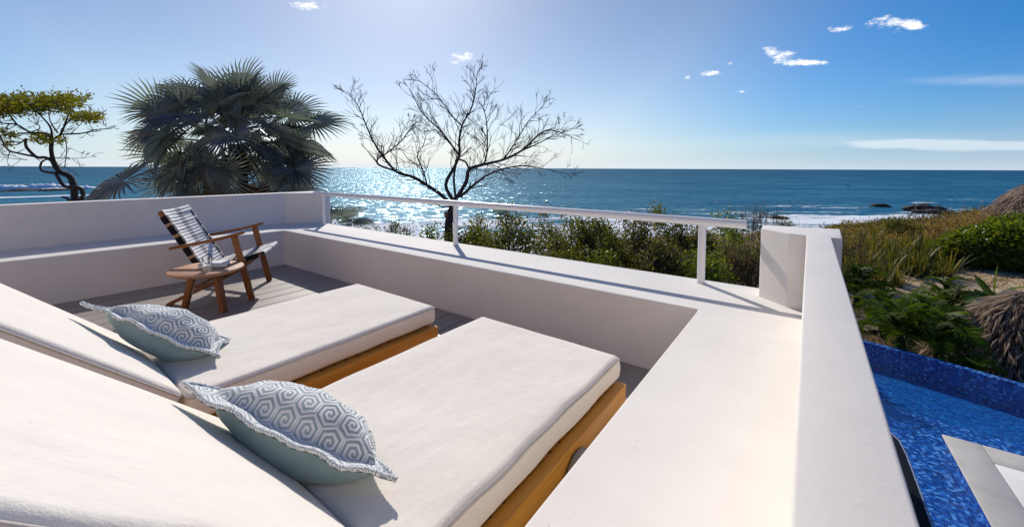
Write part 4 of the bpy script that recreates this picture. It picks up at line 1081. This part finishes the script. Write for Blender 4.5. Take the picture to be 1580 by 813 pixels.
# ------------------------------------------------------------------ silver fan palm
def fan_mesh(seed, segs=34, span=R(285), droop=.35, vfold=.25, pet=1.15):
    rng = random.Random(seed); V = []; F = []; mi = []
    path = [(Vector((-pet*(1-t), 0, -.10*pet*(1-t)**1.5)), .030-.012*t) for t in [i/6 for i in range(7)]]
    tv, tq = tube_np([path], 5)
    V = [tuple(v) for v in tv]; F = [tuple(q) for q in tq]; mi = [0]*len(F)
    r0 = .40; da = span/segs
    def P(r, a, dz=0.0):
        x, y = r*math.cos(a), r*math.sin(a); z = vfold*abs(y)*.8 - droop*r*r*(.6+.4*math.cos(a)) + dz
        return (x+.10, y, z)
    hub = P(0.02, 0)
    for i in range(segs):
        a = -span/2+(i+.5)*da; rr = (.80+.22*math.cos(a*.5)**2)*rng.uniform(.93, 1.05); b = len(V); a2 = a+rng.uniform(-.03, .03)
        k = r0*rng.uniform(.9, 1.1)
        V += [hub, P(k, a-da*.5, .010), P(k*1.02, a, -.022), P(k, a+da*.5, .010), P(rr*.74, a2-da*.17, .010), P(rr*.74, a2, -.012-.015*rng.random()), P(rr*.74, a2+da*.17, .010), P(rr*1.04, a2, -.02-.07*rng.random())]
        F += [(b, b+1, b+2), (b, b+2, b+3), (b+1, b+4, b+5, b+2), (b+2, b+5, b+6, b+3), (b+4, b+7, b+5), (b+5, b+7, b+6)]; mi += [1]*6
    me = bpy.data.meshes.new('frond'); me.from_pydata(V, [], F); me.polygons.foreach_set('material_index', mi); me.update(); return me
fan_me = []
for s, dr, vf in ((1, .04, .16), (2, .14, .10), (3, .24, .08), (4, .10, .34), (5, .36, .04)):
    me = fan_mesh(s, 30+s, R(270+8*s), dr, vf); me.materials.append(M('palm_blade')); me.materials.append(M('palm_blade')); fan_me.append(me)
old_me = fan_mesh(9, 26, R(240), .8, .0); old_me.materials.append(M('palm_old')); old_me.materials.append(M('palm_old'))
def place_fan(parent, K, d, reach, size, me, roll=0.0, pitch=0.0):
    """hub of the fan lies at K + d*reach, blade axis along d pitched down"""
    d = Vector(d).normalized(); sd = d.cross(Vector((0, 0, 1)));
    if sd.length < .05: sd = Vector((1, 0, 0))
    sd.normalize(); ax = (Quaternion(sd, -pitch) @ d).normalized(); nn = sd.cross(ax).normalized()
    q = Quaternion(ax, roll); y = q @ (nn.cross(ax)); z = q @ nn; c = K+d*reach
    o = link('frond', me, None, parent); s = size
    o.matrix_local = Matrix(((ax.x*s, y.x*s, z.x*s, c.x), (ax.y*s, y.y*s, z.y*s, c.y), (ax.z*s, y.z*s, z.z*s, c.z), (0, 0, 0, 1))); return o
PD = 10.8; kc = at(366, 226, PD); pg_ = gz(kc.x, kc.y)
palm = thing('fan_palm', 'large silver blue fan palm with a dense rounded crown behind the left parapet', 'palm', (kc.x, kc.y, pg_)); K = Vector((0, 0, kc.z-pg_))
tubes('trunk', [[(Vector((.1, 0, -.2)), .30), (Vector((.05, .02, K.z*.4)), .24), (Vector((0, 0, K.z-.9)), .23), (Vector((0, 0, K.z+.05)), .20)]], 'bark_dark', palm, 12)
# old leaf bases
prng = random.Random(31)
for i in range(16):
    az = i*2.39996; z = K.z-1.15+i*.065; d = Vector((math.cos(az), math.sin(az), .9)).normalized(); p = Vector((math.cos(az)*.2, math.sin(az)*.2, z))
    bar('leaf_base', p, p+d*prng.uniform(.28, .5), .11, .03, 'bark_brown', palm, up=Vector((0, 0, 1)), taper=.45, bev=.004)
nF = 68
for i in range(nF):
    f = i/(nF-1); az = i*2.39996+prng.uniform(-.25, .25); el = R(88)-R(128)*f**.95+prng.uniform(-.14, .14)
    d = Vector((math.cos(az)*math.cos(el), math.sin(az)*math.cos(el), math.sin(el)))
    toward = max(0, -(d.x*FWD.x+d.y*FWD.y))           # fronds on the near side hang their blades face on
    sz = prng.uniform(.76, .98)*(.88 if f < .15 else 1.0); rc = prng.uniform(1.15, 1.68)*(.82 if f < .15 else 1.0)
    pit = prng.uniform(.0, .35)+.30*f+toward*prng.uniform(.2, .9)*(f > .2)
    place_fan(palm, K, d, rc, sz, fan_me[min(4, int(f*3.6+prng.random()*1.6))], prng.uniform(-.9, .9), pit)
for k, (dx, el, rc, sz, ro) in enumerate([(-1, -6, 2.3, 1.15, .6), (-1, -20, 2.5, 1.15, -.5), (-1, 6, 2.1, 1.1, .3), (-.9, 26, 1.7, 1.0, .8), (-.9, 42, 1.55, .95, -.4), (1, 2, 2.0, 1.05, -.5), (1, 20, 1.9, 1.0, .6), (.9, -16, 2.0, 1.0, .4), (-.8, -24, 2.3, 1.1, .3), (1, -28, 2.0, 1.0, .2), (-.35, -12, 1.6, 1.0, .7), (.5, 60, 1.35, .85, .9), (-.4, 66, 1.3, .85, -.8)]):
    side = RGT*dx + FWD*(-.35 if k % 2 else .25); side.z = 0; side.normalize()
    d = side*math.cos(R(el)) + Vector((0, 0, math.sin(R(el)))); place_fan(palm, K, d, rc, sz, fan_me[k % 4], ro, .12)
for i in range(7):
    az = i*.9+.4; d = Vector((math.cos(az), math.sin(az), -.75)).normalized(); place_fan(palm, K-Vector((0, 0, .5)), d, .9, .8, old_me, 0, .5)
# young fan palm just behind the corner pillar
yc = at(512, 338, 9.0); yp = thing('fan_palm', 'small drooping fan palm half hidden behind the corner pillar under the handrail', 'palm', (yc.x, yc.y, gz(yc.x, yc.y))); yh = yc.z-gz(yc.x, yc.y)
tubes('trunk', [[(Vector((0, 0, -.1)), .12), (Vector((0, 0, yh-.3)), .10)]], 'bark_dark', yp, 8)
for i in range(9):
    az = i*2.39996+.3; el = R(60-75*i/8); d = Vector((math.cos(az)*math.cos(el), math.sin(az)*math.cos(el), math.sin(el)))
    place_fan(yp, Vector((0, 0, yh-.35)), d, .45, .55, fan_me[2+i % 3], prng.uniform(-.3, .3), .35)

# ------------------------------------------------------------------ trees drawn limb by limb
def limb(pts, ox, oy, k, depth, off=(0, 0), r0=.1, r1=.02):
    """pts in enlarged-photo coordinates -> path; depth drifts from off[0] to off[1] along the limb"""
    out = []; n = len(pts)
    P = [at(ox+x/k, oy+y/k, depth+off[0]+(off[1]-off[0])*i/max(1, n-1)) for i, (x, y) in enumerate(pts)]
    # refine with a Catmull-Rom curve
    sub = 4
    for i in range(n-1):
        p0, p1, p2, p3 = P[max(0, i-1)], P[i], P[i+1], P[min(n-1, i+2)]
        for s in range(sub):
            t = s/sub; q = .5*((2*p1)+(p2-p0)*t+(2*p0-5*p1+4*p2-p3)*t*t+(3*p1-p0-3*p2+p3)*t**3)
            out.append((q, r0+(r1-r0)*(i+t)/(n-1)))
    out.append((P[-1], r1)); return out
def sprout(paths, src, rng, every, L, r, depth, upv, spread=.75, start=.25, tips=None, keep=.5, wb=.14):
    for pa in src:
        n = len(pa)
        for i in range(int(n*start), n-1):
            if rng.random() > every: continue
            p, rr = pa[i]; d = (pa[i+1][0]-p).normalized(); a = Vector((rng.gauss(0, 1), rng.gauss(0, 1), rng.gauss(0, 1))); a = (a-d*a.dot(d)).normalized()
            nd = (d*keep + a*spread + Vector((0, 0, upv))).normalized(); tp = []; fr_ = 1-.5*i/n
            grow(paths, tp, p, nd, L*fr_*rng.uniform(.6, 1.3), min(rr*.6, r), depth, rng, .55, upv*.5, (1, 3), .74, wb, 4)
            if tips is not None: tips += tp
        p, rr = pa[-1]; d = (pa[-1][0]-pa[-2][0]).normalized(); tp = []
        for _ in range(2): grow(paths, tp, p, (d+Vector((rng.gauss(0, .35), rng.gauss(0, .35), rng.gauss(0, .35)))).normalized(), L*rng.uniform(.35, .65), min(rr*.9, r), depth, rng, .6, upv*.4, (1, 3), .74, .14, 4)
        if tips is not None: tips += tp
def to_local(paths, o): return [[(p-o, r) for p, r in pa] for pa in paths]
D = 13.4; base = ground_at(692, D); bt = thing('bare_tree', 'leafless dark tree with wide spreading branches rising behind the railing', 'tree', base)
A = (480, 90, 2.623)
L = lambda pts, off, r0, r1: limb(pts, *A, D, off, r0, r1)
trunk = [(base-Vector((0, 0, .3)), .20)] + L([(556, 760), (556, 690), (562, 640), (574, 600), (585, 568)], (0, 0), .150, .115)
limbs = [
 L([(560, 585), (520, 548), (470, 515), (415, 482), (345, 458), (292, 398), (255, 342), (222, 270), (196, 205), (162, 152)], (0, 1.2), .085, .014),
 L([(345, 458), (275, 432), (270, 408), (305, 385), (365, 335), (398, 290), (420, 262)], (.5, -.6), .045, .012),
 L([(470, 515), (452, 450), (430, 395), (455, 350), (462, 322)], (.3, 1.6), .034, .010),
 L([(575, 575), (545, 512), (580, 440), (600, 390), (600, 330), (612, 270), (650, 200), (666, 130), (672, 62)], (0, .4), .080, .012),
 L([(600, 395), (560, 340), (520, 290), (460, 232), (418, 165)], (.2, -1.2), .045, .010),
 L([(612, 275), (560, 222), (510, 150), (440, 92)], (.2, 1.5), .034, .009),
 L([(590, 565), (628, 500), (640, 450), (700, 430), (780, 410), (850, 375), (900, 330), (960, 290), (1052, 318)], (0, -.8), .085, .012),
 L([(640, 450), (625, 420), (600, 410)], (-.1, -.1), .04, .035),
 L([(700, 430), (712, 380), (713, 300), (706, 232), (690, 190)], (-.2, -1.8), .036, .010),
 L([(605, 560), (650, 520), (720, 470), (810, 440), (900, 440), (1035, 468)], (0, 1.6), .060, .010),
 L([(780, 410), (830, 335), (880, 255), (925, 208)], (-.4, .9), .036, .010),
 L([(850, 375), (930, 340), (1010, 292)], (-.5, .4), .034, .010),
 L([(585, 568), (578, 480), (592, 405)], (0, .6), .05, .04),
 L([(600, 555), (632, 540), (645, 505)], (0, -.5), .04, .03),
 L([(560, 602), (530, 600), (508, 592)], (0, -.3), .035, .022)]
rng = random.Random(12); tw = []
sprout(tw, [limbs[i] for i in (0, 1, 2, 3, 4, 5, 6, 8, 9, 10, 11)], rng, 1.0, .58, .016, 3, .16, .62, .16, None, .72, .075)
tw = [[(p, max(.0048, r)) for p, r in pa] for pa in tw]; limbs = [[(p, r*.82) for p, r in l] for l in limbs]
tubes('trunk', to_local([trunk], base), 'bark_grey', bt, 12)
for l in limbs: tubes('branch', to_local([l], base), 'bark_grey', bt, 8)
stuff(tubes('twigs', to_local(tw, base), 'bark_brown', bt, 4))
sc = at(688, 331, D-.17); o = link('pruning_scar', None, None, bt)
bm = bmesh.new(); bmesh.ops.create_icosphere(bm, subdivisions=2, radius=1, matrix=Matrix.Diagonal((.055, .055, .12, 1)))
bpy.data.objects.remove(o); o = link('pruning_scar', bm_mesh(bm, 'pruning_scar', True), 'cut_wood', bt, sc-base)

D2 = 14.5; base2 = ground_at(118, D2); lt = thing('twisted_tree', 'twisted dark tree with a flat yellow green crown at the far left', 'tree', base2)
A2 = (0, 130, 4.278)
L2 = lambda pts, off, r0, r1: limb(pts, *A2, D2, off, r0, r1)
main = [(base2-Vector((0, 0, .3)), .17)] + L2([(500, 800), (492, 740), (490, 690), (462, 612), (395, 578), (352, 512), (345, 480)], (0, 0), .112, .072)
big = [
 L2([(505, 790), (546, 745), (540, 700), (505, 680), (430, 676), (385, 620), (370, 588)], (0, -.2), .095, .055),
 L2([(352, 512), (338, 430), (345, 362)], (0, .3), .085, .07),
 L2([(360, 515), (300, 485), (240, 480), (172, 412), (172, 360)], (0, -.4), .070, .045),
 L2([(370, 588), (275, 570), (275, 515), (325, 490)], (-.2, .2), .055, .028),
 L2([(462, 780), (445, 755), (408, 743)], (-.2, -.3), .06, .04),
 L2([(345, 362), (300, 325), (200, 318), (112, 268), (15, 258), (-60, 240)], (.3, -.6), .055, .020),
 L2([(345, 360), (280, 328), (130, 325), (0, 340), (-70, 360)], (.3, 1.2), .05, .020),
 L2([(0, 340), (50, 430), (130, 458), (235, 478)], (1.0, -.2), .035, .045),
 L2([(345, 365), (400, 332), (440, 235), (470, 165), (558, 100)], (.3, .9), .055, .014),
 L2([(400, 332), (540, 325), (640, 300), (730, 295)], (.5, -.8), .040, .010),
 L2([(400, 325), (450, 250), (540, 215), (640, 220)], (.4, -1.2), .035, .010),
 L2([(345, 362), (330, 280), (250, 190), (200, 140)], (.3, -1.0), .045, .014),
 L2([(112, 268), (60, 200), (20, 150), (-40, 120)], (0, .8), .035, .012),
 L2([(380, 320), (330, 240), (320, 150)], (.4, 1.4), .035, .012),
 L2([(200, 318), (260, 295), (255, 270), (230, 262)], (.2, .6), .025, .012),
 L2([(430, 345), (440, 440), (430, 520), (425, 552), (395, 556)], (.5, .9), .020, .010),
 L2([(345, 485), (450, 490), (540, 488), (600, 480)], (.1, 1.2), .018, .008),
 L2([(172, 360), (110, 400), (20, 400), (-50, 430)], (-.4, -1.2), .028, .010),
 L2([(180, 500), (80, 490), (0, 480)], (-.2, -.6), .016, .008)]
rng = random.Random(5); tw2 = []; tips2 = []
sprout(tw2, big[5:], rng, .55, .34, .016, 2, .06, .8, .15, tips2)
tw2 = [[(p, max(.006, r)) for p, r in pa] for pa in tw2]
tubes('trunk', to_local([main], base2), 'bark_brown', lt, 12)
big = [[(p, r*.82) for p, r in l] for l in big]
for l in big: tubes('branch', to_local([l], base2), 'bark_brown', lt, 8)
stuff(tubes('twigs', to_local(tw2, base2), 'bark_brown', lt, 4))
rn = np.random.default_rng(14); cl = []
blobs = [(-30, 130, 90, 45), (60, 125, 80, 50), (150, 120, 80, 50), (110, 165, 100, 35), (240, 125, 60, 40), (300, 110, 70, 42), (370, 115, 70, 45), (440, 105, 70, 45), (500, 115, 45, 35), (580, 88, 20, 14), (500, 215, 50, 32), (570, 215, 60, 32), (625, 215, 50, 30), (40, 160, 90, 35), (270, 160, 60, 30), (260, 352, 60, 24), (300, 372, 40, 20), (395, 372, 35, 18), (80, 335, 35, 14), (20, 305, 30, 12), (55, 400, 25, 14), (420, 160, 40, 25), (-60, 180, 80, 40)]
for bx, by, wx, wy in blobs:
    nL = int(wx*wy*.24)+14
    for _ in range(nL):
        u, v, w = rn.normal(size=3)*.45
        if mnoise.noise(Vector((bx/45+u*2.2, by/30+v*2.2, w*2))) < -.06: continue
        cl.append((at(A2[0]+(bx+u*wx*1.15)/A2[2], A2[1]+(by+v*wy*1.25)/A2[2], D2+w*1.6)-base2, None))
leaf_cloud('foliage', cl, 1, .05, .105, .62, rn, 'leaf_canopy', lt, .1)

# ------------------------------------------------------------------ sea bird
bp = at(1309, 286.5, 62); bd = thing('seabird', 'dark seabird gliding low over the water at right', 'bird', bp)
bm = bmesh.new(); bmesh.ops.create_icosphere(bm, subdivisions=3, radius=1)
for v in bm.verts:
    k = max(.12, 1-.55*max(0, v.co.x)**1.5-.6*max(0, -v.co.x)); v.co = Vector((v.co.x*.26, v.co.y*.065*k, v.co.z*.06*k))
link('body', bm_mesh(bm, 'body', True), 'bird_feather', bd)
for s in (-1, 1):
    V = []; sec = [(0, 0, .09, 0), (.16, .07, .085, .0), (.32, .11, .07, -.02), (.48, .05, .05, -.07), (.60, -.06, .012, -.13)]
    for yy, zz, w, sw in sec: V += [(sw+w, s*yy, zz), (sw, s*yy, zz+.012), (sw-w, s*yy, zz), (sw, s*yy, zz-.006)]
    Q = [(i*4+k, i*4+(k+1) % 4, i*4+4+(k+1) % 4, i*4+4+k) for i in range(4) for k in range(4)]
    link('wing', np_mesh('wing', np.array(V), np.array(Q), True), 'bird_feather', bd)
bd.rotation_euler = (R(10), R(-6), R(36))
